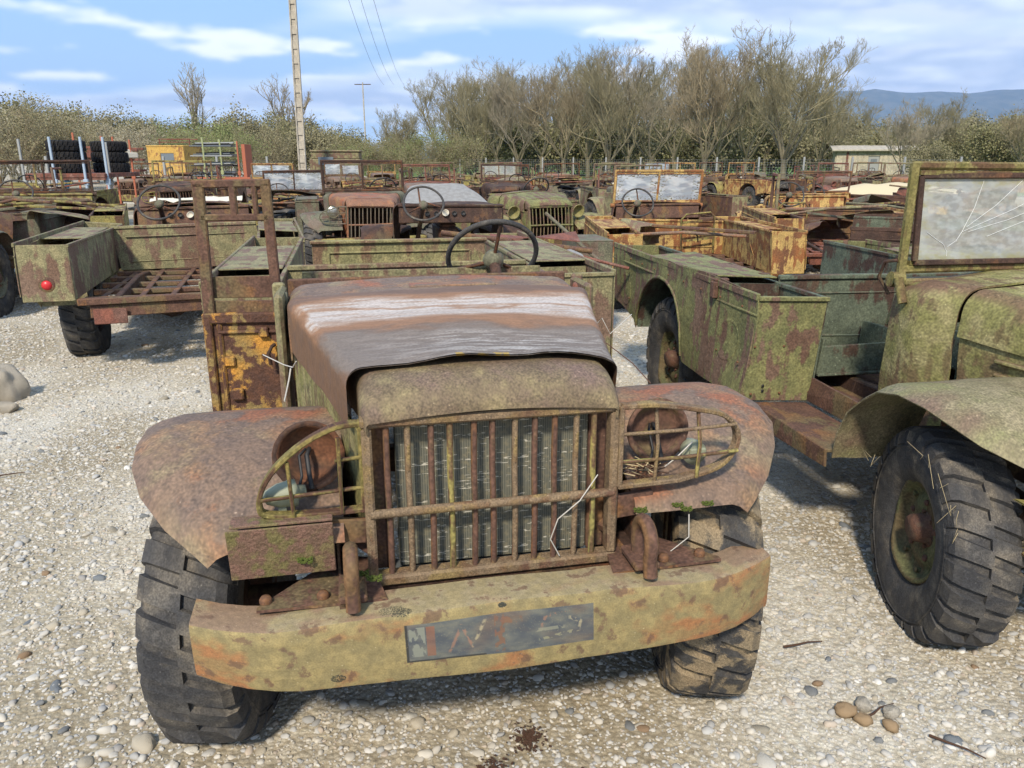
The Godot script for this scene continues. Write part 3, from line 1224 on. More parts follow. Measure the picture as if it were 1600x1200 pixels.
func lens_mesh() -> Mesh:
	return keep("lens", func():
		var s := Shape.new()
		s.lathe(PackedVector2Array([Vector2(0.082, 0.006), Vector2(0.06, 0.022), Vector2(0.03, 0.03), Vector2(0.0, 0.032)]), Transform3D(Basis(Vector3(0, 0, 1), Vector3(0, 1, 0), Vector3(-1, 0, 0)), Vector3.ZERO), 20)
		return s.done())

func box_mesh(key: String, list: Array, bevel := 0.006) -> Mesh:
	return keep(key, func():
		var s := Shape.new()
		for q in list:
			s.box(q[0], q[1], q[2] if q.size() > 2 else Basis(), bevel)
		return s.done())

func chassis(t: Node3D, m: Material) -> void:
	for side in [-1.0, 1.0]:
		part("frame_rail", keep("rail%d" % int(side), func():
			var s := Shape.new()
			var pts := [Vector3(0.40 * side, 0.54, 0.44), Vector3(0.40 * side, 0.58, -0.3), Vector3(0.40 * side, 0.52, -1.2), Vector3(0.40 * side, 0.60, -2.4), Vector3(0.40 * side, 0.56, -3.4)]
			for k in 4:
				s.bar(pts[k], pts[k + 1], 0.05, 0.13, Vector3.UP, 0.008)
			return s.done()), m, t)
		for z0 in [0.0, -2.49]:
			part("leaf_spring", keep("spring%d_%.1f" % [int(side), z0], func():
				var s := Shape.new()
				for k in 4:
					var l := 0.41 - k * 0.07
					for e in [-1.0, 1.0]:
						s.bar(Vector3(0.42 * side, 0.435 - k * 0.011, z0), Vector3(0.42 * side, 0.435 + 0.09 * l * l * 4 - k * 0.011, z0 + e * l), 0.055, 0.01)
				return s.done()), m, t)
	for z in [0.0, -2.49]:
		part("axle", keep("axle%.1f" % z, func():
			var s := Shape.new()
			s.rod(Vector3(-0.74, 0.40, z), Vector3(0.74, 0.40, z), 0.045, 10)
			s.lathe(PackedVector2Array([Vector2(0.0, -0.15), Vector2(0.07, -0.13), Vector2(0.13, -0.05), Vector2(0.14, 0.02), Vector2(0.10, 0.12), Vector2(0.0, 0.16)]), Transform3D(Basis(), Vector3(0.12, 0.40, z)), 16)
			for e in [-0.74, 0.74]:
				s.lathe(PackedVector2Array([Vector2(0.0, -0.06), Vector2(0.10, -0.04), Vector2(0.11, 0.03), Vector2(0.0, 0.05)]), Transform3D(Basis(), Vector3(e, 0.40, z)), 14)
			return s.done()), m, t)
	for z in [0.28, -0.7, -1.6, -2.9, -3.4]:
		part("crossmember", box_mesh("cross%.1f" % z, [[Vector3(0, 0.55, z), Vector3(0.76, 0.10, 0.06)]]), m, t)

func grille(t: Node3D, frame_mat: Material, bar_mats: Array, with_core := true) -> void:
	var g := part("grille", keep("grille_frame", func():
		var s := Shape.new()
		var a := Vector3(-0.33, 0.60, 0.30)
		var b := Vector3(0.33, 0.60, 0.30)
		var d := Vector3(0.33, 1.045, 0.30)
		var e := Vector3(-0.33, 1.045, 0.30)
		s.bar(a - Vector3(0.015, 0, 0), b + Vector3(0.015, 0, 0), 0.05, 0.03, Vector3.UP, 0.006)
		s.bar(e - Vector3(0.015, 0, 0), d + Vector3(0.015, 0, 0), 0.05, 0.026, Vector3.UP, 0.006)
		s.bar(a + Vector3(0, 0.015, 0), e - Vector3(0, 0.013, 0), 0.05, 0.026, Vector3.RIGHT, 0.006)
		s.bar(b + Vector3(0, 0.015, 0), d - Vector3(0, 0.013, 0), 0.05, 0.026, Vector3.RIGHT, 0.006)
		return s.done()), frame_mat, t)
	for k in 11:
		var o := part("grille_bar", keep("grille_bar", func():
			var s := Shape.new()
			s.tube(PackedVector3Array([Vector3(0, 0.61, 0.305), Vector3(0.001, 0.75, 0.307), Vector3(-0.001, 0.9, 0.304), Vector3(0, 1.035, 0.305)]), 0.0085, 8)
			return s.done()), bar_mats[k % bar_mats.size()], g)
		o.position.x = -0.33 + 0.66 * (0.075 + 0.0845 * k)
		o.rotation.z = sin(k * 2.7) * 0.004
	part("cross_bar", keep("grille_cross", func():
		var s := Shape.new()
		s.tube(PackedVector3Array([Vector3(-0.33, 0.795, 0.318), Vector3(0, 0.80, 0.322), Vector3(0.33, 0.80, 0.318)]), 0.013, 8)
		return s.done()), frame_mat, g)
	if with_core:
		part("radiator", box_mesh("core", [[Vector3(0.01, 0.83, 0.215), Vector3(0.53, 0.46, 0.07)]], 0.004), M.radiator_fins, t)
	for side in [-1.0, 1.0]:
		part("radiator_side", box_mesh("rad_side%d" % int(side), [[Vector3(0.305 * side, 0.83, 0.23), Vector3(0.055, 0.47, 0.03)], [Vector3(0.285 * side, 0.83, 0.20), Vector3(0.012, 0.47, 0.10)]]), bar_mats[0], t)
	part("radiator_tank", box_mesh("rad_tank", [[Vector3(0, 0.575, 0.235), Vector3(0.54, 0.035, 0.10)]]), M.steel_grey, t)
	part("radiator_tank", box_mesh("rad_tank_top", [[Vector3(0, 1.075, 0.21), Vector3(0.54, 0.05, 0.10)]]), M.steel_grey, t)

func windscreen(t: Node3D, m: Material, glass: String, tilt := 0.12, height := 0.46, half := 0.60) -> Node3D:
	var w := Node3D.new()
	w.name = "windscreen"
	t.add_child(w, true)
	w.position = Vector3(0, 1.185, rear - 0.28)
	w.rotation.x = -tilt
	part("screen_frame", keep("screen%.2f_%.2f" % [height, half], func():
		var s := Shape.new()
		for q in [[Vector3(-half, 0, 0), Vector3(-half, height, 0), 0], [Vector3(half, 0, 0), Vector3(half, height, 0), 0], [Vector3(-half - 0.016, 0.04, 0), Vector3(half + 0.016, 0.04, 0), 1], [Vector3(-half - 0.016, height, 0), Vector3(half + 0.016, height, 0), 1]]:
			s.bar(q[0], q[1], 0.034, 0.034, Vector3(0, 0, 1), 0.008)
		s.bar(Vector3(0, 0.05, 0), Vector3(0, height - 0.015, 0), 0.026, 0.02, Vector3(0, 0, 1), 0.004)
		for e in [-1.0, 1.0]:
			# inner frame that holds the pane
			s.bar(Vector3(e * 0.02, 0.068, 0.004), Vector3(e * (half - 0.02), 0.068, 0.004), 0.018, 0.024, Vector3(0, 0, 1))
			s.bar(Vector3(e * 0.02, height - 0.03, 0.004), Vector3(e * (half - 0.02), height - 0.03, 0.004), 0.018, 0.024, Vector3(0, 0, 1))
			s.lathe(PackedVector2Array([Vector2(0.0, -0.03), Vector2(0.03, -0.028), Vector2(0.03, 0.028), Vector2(0.0, 0.03)]), Transform3D(Basis(), Vector3(e * (half + 0.02), 0.0, 0.0)), 12, true)
		return s.done()), m, w)
	if glass != "":
		for e in [-1.0, 1.0]:
			part("pane", keep("pane%d_%.2f_%.2f" % [int(e), height, half], func():
				var s := Shape.new()
				var x0: float = 0.014 if e > 0 else -half + 0.018
				var x1: float = half - 0.018 if e > 0 else -0.014
				s.quad_uv([Vector3(x0, 0.075, 0.004), Vector3(x1, 0.075, 0.004), Vector3(x1, height - 0.036, 0.004), Vector3(x0, height - 0.036, 0.004)], [Vector2(0, 1), Vector2(1, 1), Vector2(1, 0), Vector2(0, 0)])
				return s.done()), M[glass], w)
	return w

func dashboard(t: Node3D, m: Material, gauges := true) -> void:
	var d := part("dashboard", keep("dash", func():
		var s := Shape.new()
		var b := Basis(Vector3.RIGHT, 0.25)
		s.box(Vector3(0, 1.085, -0.36), Vector3(1.16, 0.20, 0.03), b, 0.008)
		s.box(Vector3(0, 1.175, -0.335), Vector3(1.18, 0.03, 0.08), Basis(), 0.008)
		return s.done()), m, t)
	d.position.z = rear
	if gauges:
		for k in 5:
			var o := part("gauge", keep("gauge", func():
				var s := Shape.new()
				s.lathe(PackedVector2Array([Vector2(0.0, 0.0), Vector2(0.028, 0.0), Vector2(0.032, 0.008), Vector2(0.038, 0.008), Vector2(0.038, -0.01)]), Transform3D(Basis(Vector3(0, 0, -1), Vector3(0, 1, 0), Vector3(1, 0, 0)), Vector3.ZERO), 16)
				return s.done()), M.gauge_white if k == 2 else M.gauge_black, d)
			o.position = Vector3(0.26 - k * 0.10, 1.09, -0.382)
			o.rotation.x = 0.25
			if k != 2:
				o.scale = Vector3.ONE * 0.7

func steering(t: Node3D, at: Vector3, tilt: float, r := 0.21) -> Node3D:
	var w := Node3D.new()
	w.name = "steering_wheel"
	t.add_child(w, true)
	w.position = at
	w.rotation.x = -(PI / 2 - tilt)       # its axis points back and up to the driver
	part("rim", keep("steer_rim", func():
		var s := Shape.new()
		var p := PackedVector3Array()
		for k in 36:
			p.append(Vector3(cos(TAU * k / 36), 0, sin(TAU * k / 36)) * r)
		s.tube(p, 0.0125, 8, true)
		return s.done()), M.rubber, w)
	for k in 3:
		var o := part("spoke", keep("spoke", func():
			var s := Shape.new()
			s.tube(PackedVector3Array([Vector3(0.02, -0.03, 0), Vector3(0.09, -0.022, 0), Vector3(r, 0, 0)]), 0.009, 6)
			return s.done()), M.dark_rust, w)
		o.rotation.y = TAU * k / 3 + 0.6
	part("hub", keep("steer_hub", func():
		var s := Shape.new()
		s.lathe(PackedVector2Array([Vector2(0.0, 0.012), Vector2(0.035, 0.005), Vector2(0.05, -0.02), Vector2(0.046, -0.05), Vector2(0.026, -0.07), Vector2(0.0, -0.07)]), Transform3D(Basis(Vector3(0, 1, 0), Vector3(-1, 0, 0), Vector3(0, 0, 1)), Vector3.ZERO), 18)
		return s.done()), M.grey_olive, w)
	part("column", keep("column", func():
		var s := Shape.new()
		s.tube(PackedVector3Array([Vector3(0, -0.05, 0), Vector3(0, -0.75, 0)]), 0.026, 10)
		return s.done()), M.dark_rust, w)
	return w

# the carrier body: side boxes over the wheels, floor with cross slats, front wall
func wall_bottom(z: float) -> float:
	var d := absf(z + 2.49) / 0.50
	if d < 1.0:
		return 0.50 + 0.44 * pow(1.0 - d * d, 0.42)
	return 0.50 if z > -2.49 else lerpf(0.56, 0.66, clampf((-z - 2.99) / 0.5, 0, 1))

func body(t: Node3D, m: Material, inner: Material, floor_mat: Material, slats := true, lids := true) -> void:
	for side in [-1.0, 1.0]:
		var b := part("side_wall", keep("side_wall%d" % int(side), func():
			var s := Shape.new()
			var cols := []
			for k in 30:
				cols.append(lerpf(-1.14, -3.55, k / 29.0))
			for k in 11:
				cols.append(-2.49 + 0.5 * cos(PI * k / 10.0) * 0.9999)
			cols.sort()
			var rows := []
			for z in cols:
				var row := PackedVector3Array()
				for k in 7:
					var u := k / 6.0 if side > 0 else 1.0 - k / 6.0
					row.append(Vector3(1.048 * side, lerpf(wall_bottom(z), 1.05, u), z))
				rows.append(row)
			rows.reverse()
			s.sheet(rows, 0.006)
			# pressed round recesses show as raised rings
			for z in [-1.42, -3.25]:
				s.lathe(PackedVector2Array([Vector2(0.118, 0.0), Vector2(0.106, 0.008), Vector2(0.092, 0.0), Vector2(0.05, -0.004), Vector2(0.0, -0.004)]), Transform3D(Basis(Vector3(side, 0, 0), Vector3(0, 1, 0), Vector3(0, 0, side)), Vector3(side * 1.0515, 0.76, z)), 24)
			s.box(Vector3(side * 1.0505, 1.045, -2.35), Vector3(0.02, 0.035, 2.42), Basis(), 0.004)
			s.box(Vector3(side * 1.052, 0.955, -2.35), Vector3(0.012, 0.014, 2.42), Basis(), 0.004)
			return s.done()), m, t)
		part("arch_lip", keep("arch_lip%d" % int(side), func():
			var s := Shape.new()
			var p := PackedVector3Array()
			for k in 15:
				var a := PI * k / 14
				p.append(Vector3(side * 1.05, wall_bottom(-2.49 + 0.4995 * cos(a)), -2.49 + 0.5 * cos(a)))
			s.tube(p, 0.012, 6)
			return s.done()), m, b)
		part("inner_wall", box_mesh("inner_wall%d" % int(side), [[Vector3(side * 0.69, 0.83, -2.35), Vector3(0.008, 0.42, 2.40)], [Vector3(side * 0.69, 1.035, -2.35), Vector3(0.024, 0.022, 2.40)]], 0.003), inner, t)
		part("box_front", box_mesh("box_front%d" % int(side), [[Vector3(side * 0.868, 0.775, -1.145), Vector3(0.35, 0.54, 0.008)], [Vector3(side * 0.868, 1.04, -1.14), Vector3(0.36, 0.022, 0.022)]], 0.003), m, t)
		part("box_back", box_mesh("box_back%d" % int(side), [[Vector3(side * 0.868, 0.83, -3.546), Vector3(0.35, 0.43, 0.008)]], 0.003), m, t)
		part("box_divider", box_mesh("box_div%d" % int(side), [[Vector3(side * 0.868, 0.80, -1.62), Vector3(0.34, 0.44, 0.006)]], 0.0), inner, t)
		part("wheel_housing", keep("housing%d" % int(side), func():
			var rows := []
			for k in 13:
				var a := PI * k / 12
				var row := PackedVector3Array()
				for x in [0.70, 0.87, 1.04]:
					row.append(Vector3(x * side, 0.52 + 0.44 * pow(sin(a), 0.84), -2.49 + 0.50 * cos(a)))
				if side < 0:
					row.reverse()
				rows.append(row)
			return sheet_of(rows, 0.004)), inner, t)
		if lids:
			part("box_lid", box_mesh("box_lid%d" % int(side), [[Vector3(side * 0.872, 1.052, -2.22), Vector3(0.34, 0.010, 1.16)]], 0.003), m, t)
		part("running_board", keep("run_board%d" % int(side), func():
			var s := Shape.new()
			s.box(Vector3(side * 0.84, 0.485, -0.82), Vector3(0.28, 0.02, 0.66), Basis(), 0.005)
			s.box(Vector3(side * 0.975, 0.45, -0.82), Vector3(0.012, 0.09, 0.66), Basis(), 0.004)
			return s.done()), floor_mat, t)
	part("front_wall", keep("front_wall", func():
		var s := Shape.new()
		s.box(Vector3(0, 0.84, -1.66), Vector3(1.36, 0.42, 0.008), Basis(), 0.002)
		s.box(Vector3(0, 1.05, -1.66), Vector3(1.36, 0.03, 0.035), Basis(), 0.006)
		for q in [[0.0, 0.96, 1.14, 0.012], [0.0, 0.72, 1.14, 0.012]]:
			for e in [-0.009, 0.009]:
				s.box(Vector3(q[0], q[1], -1.66 + e), Vector3(q[2], q[3], 0.012), Basis(), 0.005)
		return s.done()), inner, t)
	part("seat_base", box_mesh("seat_base", [[Vector3(0.40, 0.62, -1.42), Vector3(0.46, 0.02, 0.40)], [Vector3(0.40, 0.70, -1.23), Vector3(0.46, 0.16, 0.012)], [Vector3(0.63, 0.72, -1.42), Vector3(0.012, 0.20, 0.38)], [Vector3(0.17, 0.72, -1.42), Vector3(0.012, 0.20, 0.38)]]), inner, t)
	part("seat_base", box_mesh("seat_base_b", [[Vector3(-0.40, 0.62, -1.42), Vector3(0.46, 0.02, 0.40)], [Vector3(-0.40, 0.70, -1.23), Vector3(0.46, 0.16, 0.012)], [Vector3(-0.63, 0.72, -1.42), Vector3(0.012, 0.20, 0.38)], [Vector3(-0.17, 0.72, -1.42), Vector3(0.012, 0.20, 0.38)]]), inner, t)
	part("cab_floor", box_mesh("cab_floor", [[Vector3(0, 0.52, -1.18), Vector3(1.38, 0.012, 0.95)], [Vector3(-0.70, 0.57, -1.0), Vector3(0.012, 0.12, 0.60)], [Vector3(0.70, 0.57, -1.0), Vector3(0.012, 0.12, 0.60)]], 0.002), floor_mat, t)
	part("firewall", box_mesh("firewall%.1f" % rear, [[Vector3(0, 0.84, rear - 0.02), Vector3(rear_half * 1.9, 0.60, 0.01)]], 0.002), inner, t)
	part("rear_sill", box_mesh("rear_sill", [[Vector3(0, 0.60, -3.52), Vector3(1.36, 0.05, 0.06)], [Vector3(0, 0.52, -3.50), Vector3(1.20, 0.10, 0.04)]]), floor_mat, t)
	if slats:
		for k in 5:
			var o := part("floor_slat", box_mesh("slat", [[Vector3(0, 0.625, 0), Vector3(0.05, 0.012, 1.80)]]), floor_mat, t)
			o.position = Vector3(-0.52 + 0.26 * k, 0, -2.60)
			o.rotation.y = sin(k * 3.0) * 0.05
		for k in 5:
			var o := part("floor_bearer", box_mesh("bearer", [[Vector3(0, 0.595, 0), Vector3(1.36, 0.04, 0.05)]]), floor_mat, t)
			o.position.z = -1.80 - 0.38 * k
	else:
		part("bed_floor", box_mesh("bed_floor", [[Vector3(0, 0.625, -2.60), Vector3(1.37, 0.012, 1.85)]]), floor_mat, t)

func front_lamp(t: Node3D, side: float, m: Material, lens: Material, guard: Material) -> void:
	var l := part("headlamp", lamp_bucket(), m, t)
	l.position = Vector3(0.50 * side, 0.945, 0.16)
	if lens:
		part("lens", lens_mesh(), lens, l)
	if guard:
		var g := part("lamp_guard", guard_frame(side), guard, t)
		for k in 4:
			part("guard_rod", guard_rod(k, side), guard, g)

# P: main, hood, fender, body, inner, floor, screen, glass, lens, guard, rim materials and what is left of the truck
func truck(called: String, label: String, at: Vector3, yaw: float, P: Dictionary, group := "derelict trucks parked in the yard") -> Node3D:
	var t := thing(called, label, "truck", at, yaw, group)
	variant = 1 + absi(hash(label)) % 4
	var amp: float = P.get("bend", 0.05)
	var vv := variant
	Shape.bend = func(p: Vector3) -> Vector3:
		return p + Vector3(lie.get_noise_3d(p.z * 3.1 + vv * 50, p.y * 5, 3.0), lie.get_noise_3d(p.x * 3 + vv * 50, p.z * 3, p.y * 3), lie.get_noise_3d(p.x * 3, p.y * 5 + vv * 50, 8.0)) * amp
	var main: Material = M[P.get("main", "olive")]
	var inner: Material = M[P.get("inner", "dark_rust")]
	var hood: Material = M[P.get("hood", P.get("main", "olive"))]
	var fender: Material = M[P.get("fender", P.get("main", "olive"))]
	chassis(t, M.dark_rust)
	var rub: String = P.get("rubber", "rubber")
	for k in 4:
		if not (k in P.get("no_wheel", [])):
			wheel(t, [-1, 1, -1, 1][k] * (P.get("track", 0.80) if k < 2 else 0.86), [-0.04, -0.04, -2.49, -2.49][k], P.get("sink", 0.03), P.get("steer", 0.0) if k < 2 else 0.0, rub, P.get("rim", "grey_olive"), 0.0, P.get("front_size", 1.0) if k < 2 else 1.0)
	if P.get("bumper", true):
		part("bumper", bumper_mesh(), M[P.get("bumper_mat", "bumper_plain")], t)
	if P.get("grille", true):
		grille(t, hood, [main], P.get("core", false))
		part("nose", nose_mesh(), hood, t)
	if P.get("hood_on", true):
		part("bonnet", hood_mesh(), hood, t)
		for side in [-1.0, 1.0]:
			var sp := part("side_panel", side_panel_mesh(side), hood, t)
			part("louvre", louvre_mesh(side), hood, sp)
	if not P.get("hood_on", true):
		if P.get("hood_up", 0.0) != 0.0:
			var h := part("bonnet", hood_mesh(), M.bare_sheet, t)
			h.rotation.x = -P.hood_up
			var q: float = -P.hood_up
			h.position = Vector3(0, 1.19 - (1.19 * cos(q) - rear * sin(q)), rear - (1.19 * sin(q) + rear * cos(q)))
		part("engine", keep("engine", func():
			var s := Shape.new()
			s.box(Vector3(0, 0.78, -0.35), Vector3(0.22, 0.34, 0.72), Basis(), 0.02)
			s.box(Vector3(0, 0.97, -0.35), Vector3(0.18, 0.06, 0.70), Basis(), 0.02)
			s.lathe(PackedVector2Array([Vector2(0.0, -0.06), Vector2(0.10, -0.06), Vector2(0.11, -0.02), Vector2(0.11, 0.05), Vector2(0.06, 0.07), Vector2(0.0, 0.07)]), Transform3D(Basis(Vector3(0, 1, 0), Vector3(-1, 0, 0), Vector3(0, 0, 1)), Vector3(0.16, 1.08, -0.30)), 18)
			s.rod(Vector3(-0.16, 0.86, -0.6), Vector3(-0.16, 0.86, -0.05), 0.04)
			for k in 6:
				s.rod(Vector3(-0.11, 0.86, -0.6 + k * 0.1), Vector3(-0.16, 0.86, -0.6 + k * 0.1), 0.025, 6)
			return s.done()), M.dark_b, t)
	for side in [-1.0, 1.0]:
		if P.get("fenders", true):
			part("fender", fender_mesh(side), fender, t)
			part("wheel_apron", apron_mesh(side), inner, t)
			front_lamp(t, side, fender, M[P.lens] if P.get("lens", "") != "" else null, M[P.get("guard", "yellow_olive")] if P.get("guards", true) else null)
	part("cowl", cowl_mesh(), main, t)
	dashboard(t, M[P.get("dash", P.get("main", "olive"))])
	if P.get("screen", "") != "":
		windscreen(t, M[P.screen], P.get("glass", ""), P.get("screen_tilt", 0.12 - 0.03 * variant))
	if P.get("wheel_on", true):
		steering(t, Vector3(0.33, 1.24, rear - 0.68), 0.65)
	if P.get("body_on", true):
		body(t, M[P.get("body", P.get("main", "olive"))], inner, M[P.get("floor", "brown_rust")], P.get("slats", true), P.get("lids", true))
	if P.get("extras", false):
		fittings(t, P)
	Shape.bend = null
	variant = 0
	return t

# what is left in and on a stripped truck
func fittings(t: Node3D, P: Dictionary) -> void:
	var r := RandomNumberGenerator.new()
	r.seed = hash(t.name)
	var mats := [M.brown_rust, M.pale_olive, M.fender_b, M.yellow_olive, M.red_rust, M.grey_olive]
	for side in [-1.0, 1.0]:
		if r.randf() < 0.7:
			var o := part("seat_frame", keep("seat_frame", func():
				var s := Shape.new()
				s.tube(PackedVector3Array([Vector3(-0.21, 0.62, 0), Vector3(-0.21, 1.10, -0.06), Vector3(-0.15, 1.17, -0.07), Vector3(0.15, 1.17, -0.07), Vector3(0.21, 1.10, -0.06), Vector3(0.21, 0.62, 0)]), 0.014, 6)
				for y in [0.82, 0.95, 1.06]:
					s.bar(Vector3(-0.20, y, -0.04), Vector3(0.20, y, -0.04), 0.006, 0.03)
				return s.done()), mats[r.randi() % 6], t)
			o.position = Vector3(0.40 * side, 0, -1.5 + r.randf_range(-0.1, 0.1))
			o.rotation = Vector3(r.randf_range(-0.25, 0.1), 0, r.randf_range(-0.1, 0.1))
	for k in 3:
		if r.randf() < 0.7:
			var o := part("lever", keep("lever%d" % k, func():
				var s := Shape.new()
				s.tube(PackedVector3Array([Vector3(0, 0.52, 0), Vector3(0.01, 0.8, -0.06), Vector3(0.03, 1.05, -0.16)]), 0.010, 6, false, 0.007)
				s.lathe(PackedVector2Array([Vector2(0.0, -0.02), Vector2(0.02, 0.0), Vector2(0.0, 0.02)]), Transform3D(Basis(), Vector3(0.03, 1.06, -0.165)), 8)
				return s.done()), M.dark_rust, t)
			o.position = Vector3(-0.05 + 0.09 * k, r.randf_range(-0.1, 0.05), -1.05)
	if not P.get("body_on", true) or r.randf() < 0.35:
		var o := part("spare_wheel", tyre_mesh(0.0, 26), M.rubber, t)
		o.position = Vector3(r.randf_range(-0.4, 0.4), 0.78, r.randf_range(-2.9, -2.1))
		o.rotation = Vector3(0, r.randf() * 3, PI / 2 + r.randf_range(-0.3, 0.3))
	for k in r.randi_range(2, 4):
		var o := part("loose_panel", fender_mesh(1.0) if k % 2 else hood_mesh(), mats[r.randi() % 6], t)
		o.position = Vector3(r.randf_range(-0.5, 0.2), r.randf_range(0.15, 0.30), -2.3 + r.randf_range(-0.5, 0.5))
		o.rotation = Vector3(r.randf_range(-0.2, 0.2), r.randf_range(-0.5, 0.5), r.randf_range(-0.3, 0.3))
		o.scale = Vector3.ONE * r.randf_range(0.6, 0.85)
	for k in r.randi_range(2, 5):
		var o := part("loose_bar", keep("loose_bar%d" % (k % 2), func():
			var s := Shape.new()
			if k % 2:
				s.tube(PackedVector3Array([Vector3(-0.7, 0, 0), Vector3(0, 0.03, 0.02), Vector3(0.7, -0.02, 0)]), 0.02, 6)
			else:
				s.bar(Vector3(-0.6, 0, 0), Vector3(0.6, 0.02, 0), 0.05, 0.03, Vector3.UP, 0.005)
			return s.done()), mats[r.randi() % 6], t)
		o.position = Vector3(r.randf_range(-0.3, 0.3), r.randf_range(1.0, 1.18), r.randf_range(-3.2, -1.7))
		o.rotation = Vector3(0, r.randf_range(-0.9, 0.9), r.randf_range(-0.15, 0.15))
	if r.randf() < 0.6:
		for z in [-1.3, -1.68]:
			part("side_post", box_mesh("side_post%.1f" % z, [[Vector3(0.66, 1.28, z), Vector3(0.04, 0.55, 0.04)]]), mats[r.randi() % 6], t)
		part("side_rail", box_mesh("side_rail", [[Vector3(0.66, 1.53, -1.49), Vector3(0.04, 0.04, 0.42)]]), mats[r.randi() % 6], t)

# ---------------------------------------------------------------- the nearest truck
func hero() -> void:
	rear = -0.80
	rear_half = 0.585
	var t := thing("grille_truck", "nearest derelict truck, rusty bonnet sheet, full grille and yellowish bumper", "truck", Vector3(-0.11, 0, -2.20), deg_to_rad(12.0), "derelict trucks parked in the yard")
	chassis(t, M.dark_rust)
	wheel(t, -0.775, -0.11, 0.05, deg_to_rad(-9.0), "rubber", "dark_rust", 0.0, 0.97)
	wheel(t, 0.775, -0.02, 0.07, deg_to_rad(-17.0), "muddy_rubber", "dark_rust", 0.0, 1.0)
	wheel(t, -0.82, -2.49, 0.05, 0.0, "rubber", "grey_olive")
	wheel(t, 0.82, -2.49, 0.05, 0.0, "rubber", "grey_olive")
	var bm := part("bumper", bumper_mesh(0.6), M.bumper_paint, t)
	bm.position.y = -0.02
	for x in [-0.60, -0.46, 0.46, 0.57]:
		var o := part("bolt", bolt_mesh(), M.brown_rust, bm)
		o.position = Vector3(x, 0.633, 0.405 - 0.04 * absf(x))
	for side in [-1.0, 1.0]:
		part("gusset", keep("gusset%d" % int(side), func():
			var s := Shape.new()
			s.prism(PackedVector2Array([Vector2(0.30 * side, 0.425), Vector2(0.34 * side, 0.20), Vector2(0.42 * side, 0.17), Vector2(0.62 * side, 0.40), Vector2(0.62 * side, 0.415)]), 0.008, Transform3D(Basis(Vector3(1, 0, 0), Vector3(0, 0, 1), Vector3(0, 1, 0)), Vector3(0, 0.604, 0)))
			return s.done()), M.brown_b, t)
		part("tow_hook", keep("hook%d" % int(side), func():
			var s := Shape.new()
			var p := PackedVector3Array()
			for k in 12:
				var a := -0.5 + 3.9 * k / 11.0
				p.append(Vector3(0.385 * side, 0.70 + 0.055 * sin(a), 0.425 + 0.05 * cos(a)))
			p.append(Vector3(0.385 * side, 0.63, 0.385))
			var q := PackedVector3Array([Vector3(0.385 * side, 0.62, 0.478)])
			q.append_array(p)
			s.tube(q, 0.019, 10)
			s.box(Vector3(0.385 * side, 0.637, 0.40), Vector3(0.07, 0.02, 0.12), Basis(), 0.005)
			return s.done()), M.brown_rust, t)
		part("fender_bracket", keep("fbracket%d" % int(side), func():
			var s := Shape.new()
			s.bar(Vector3(0.34 * side, 0.74, 0.29), Vector3(0.46 * side, 0.75, 0.29), 0.02, 0.07, Vector3.UP, 0.004)
			s.bar(Vector3(0.32 * side, 0.66, 0.26), Vector3(0.55 * side, 0.78, 0.10), 0.03, 0.03, Vector3.UP, 0.004)
			return s.done()), M.brown_rust, t)
	grille(t, M.pale_brown, [M.brown_rust, M.pale_brown, M.brown_b, M.yellow_olive, M.brown_rust, M.brown_b, M.pale_brown, M.brown_b, M.brown_rust, M.pale_brown, M.yellow_olive], true)
	part("nose", nose_mesh(), M.nose_olive, t)
	# the loose bonnet sheet, its front lip bent up
	part("bonnet", hero_bonnet(), M.worn_bonnet, t)
	part("bonnet_rear", keep("bonnet_rear", func():
		var rows := []
		for i in 5:
			var z := lerpf(-0.70, -1.06, i / 4.0)
			rows.append(hood_row(z, lerpf(0.575, 0.60, i / 4.0), lerpf(1.184, 1.192, i / 4.0), 0.22))
		return sheet_of(rows, 0.006)), M.fender_b, t)
	part("vent_flap", box_mesh("vent", [[Vector3(0.05, 1.203, -0.86), Vector3(0.34, 0.012, 0.10), Basis(Vector3.RIGHT, -0.04)]], 0.006), M.fender_rust, t)
	for side in [-1.0, 1.0]:
		part("side_panel", side_panel_mesh(side), M.moss_olive, t)
		part("fender", fender_mesh(side), M.fender_rust if side < 0 else M.fender_b, t)
		part("wheel_apron", apron_mesh(side), M.dark_rust, t)
		part("cowl_side", keep("cowl_side%d" % int(side), func():
			var s := Shape.new()
			s.box(Vector3(0.615 * side, 0.86, -0.95), Vector3(0.03, 0.66, 0.26), Basis(), 0.012)
			s.box(Vector3(0.63 * side, 0.86, -1.07), Vector3(0.05, 0.68, 0.03), Basis(), 0.008)
			return s.done()), M.pale_olive if side < 0 else M.olive_b, t)
		var piv := part("screen_pivot", keep("pivot%d" % int(side), func():
			var s := Shape.new()
			s.lathe(PackedVector2Array([Vector2(0.0, -0.02), Vector2(0.035, -0.018), Vector2(0.04, 0.02), Vector2(0.02, 0.035), Vector2(0.0, 0.037)]), Transform3D(Basis(Vector3(side, 0, 0), Vector3(0, 1, 0), Vector3(0, 0, side)), Vector3(0.61 * side, 1.14, -0.98)), 14)
			return s.done()), M.grey_olive if side < 0 else M.red_rust, t)
		piv.position = Vector3.ZERO
	# the plate that hangs under the lamp on one side
	part("lamp_plate", box_mesh("lamp_plate", [[Vector3(-0.555, 0.725, 0.335), Vector3(0.26, 0.15, 0.006), Basis(Vector3.RIGHT, 0.16)], [Vector3(-0.55, 0.805, 0.315), Vector3(0.25, 0.008, 0.06)]], 0.002), M.brown_mossy, t)
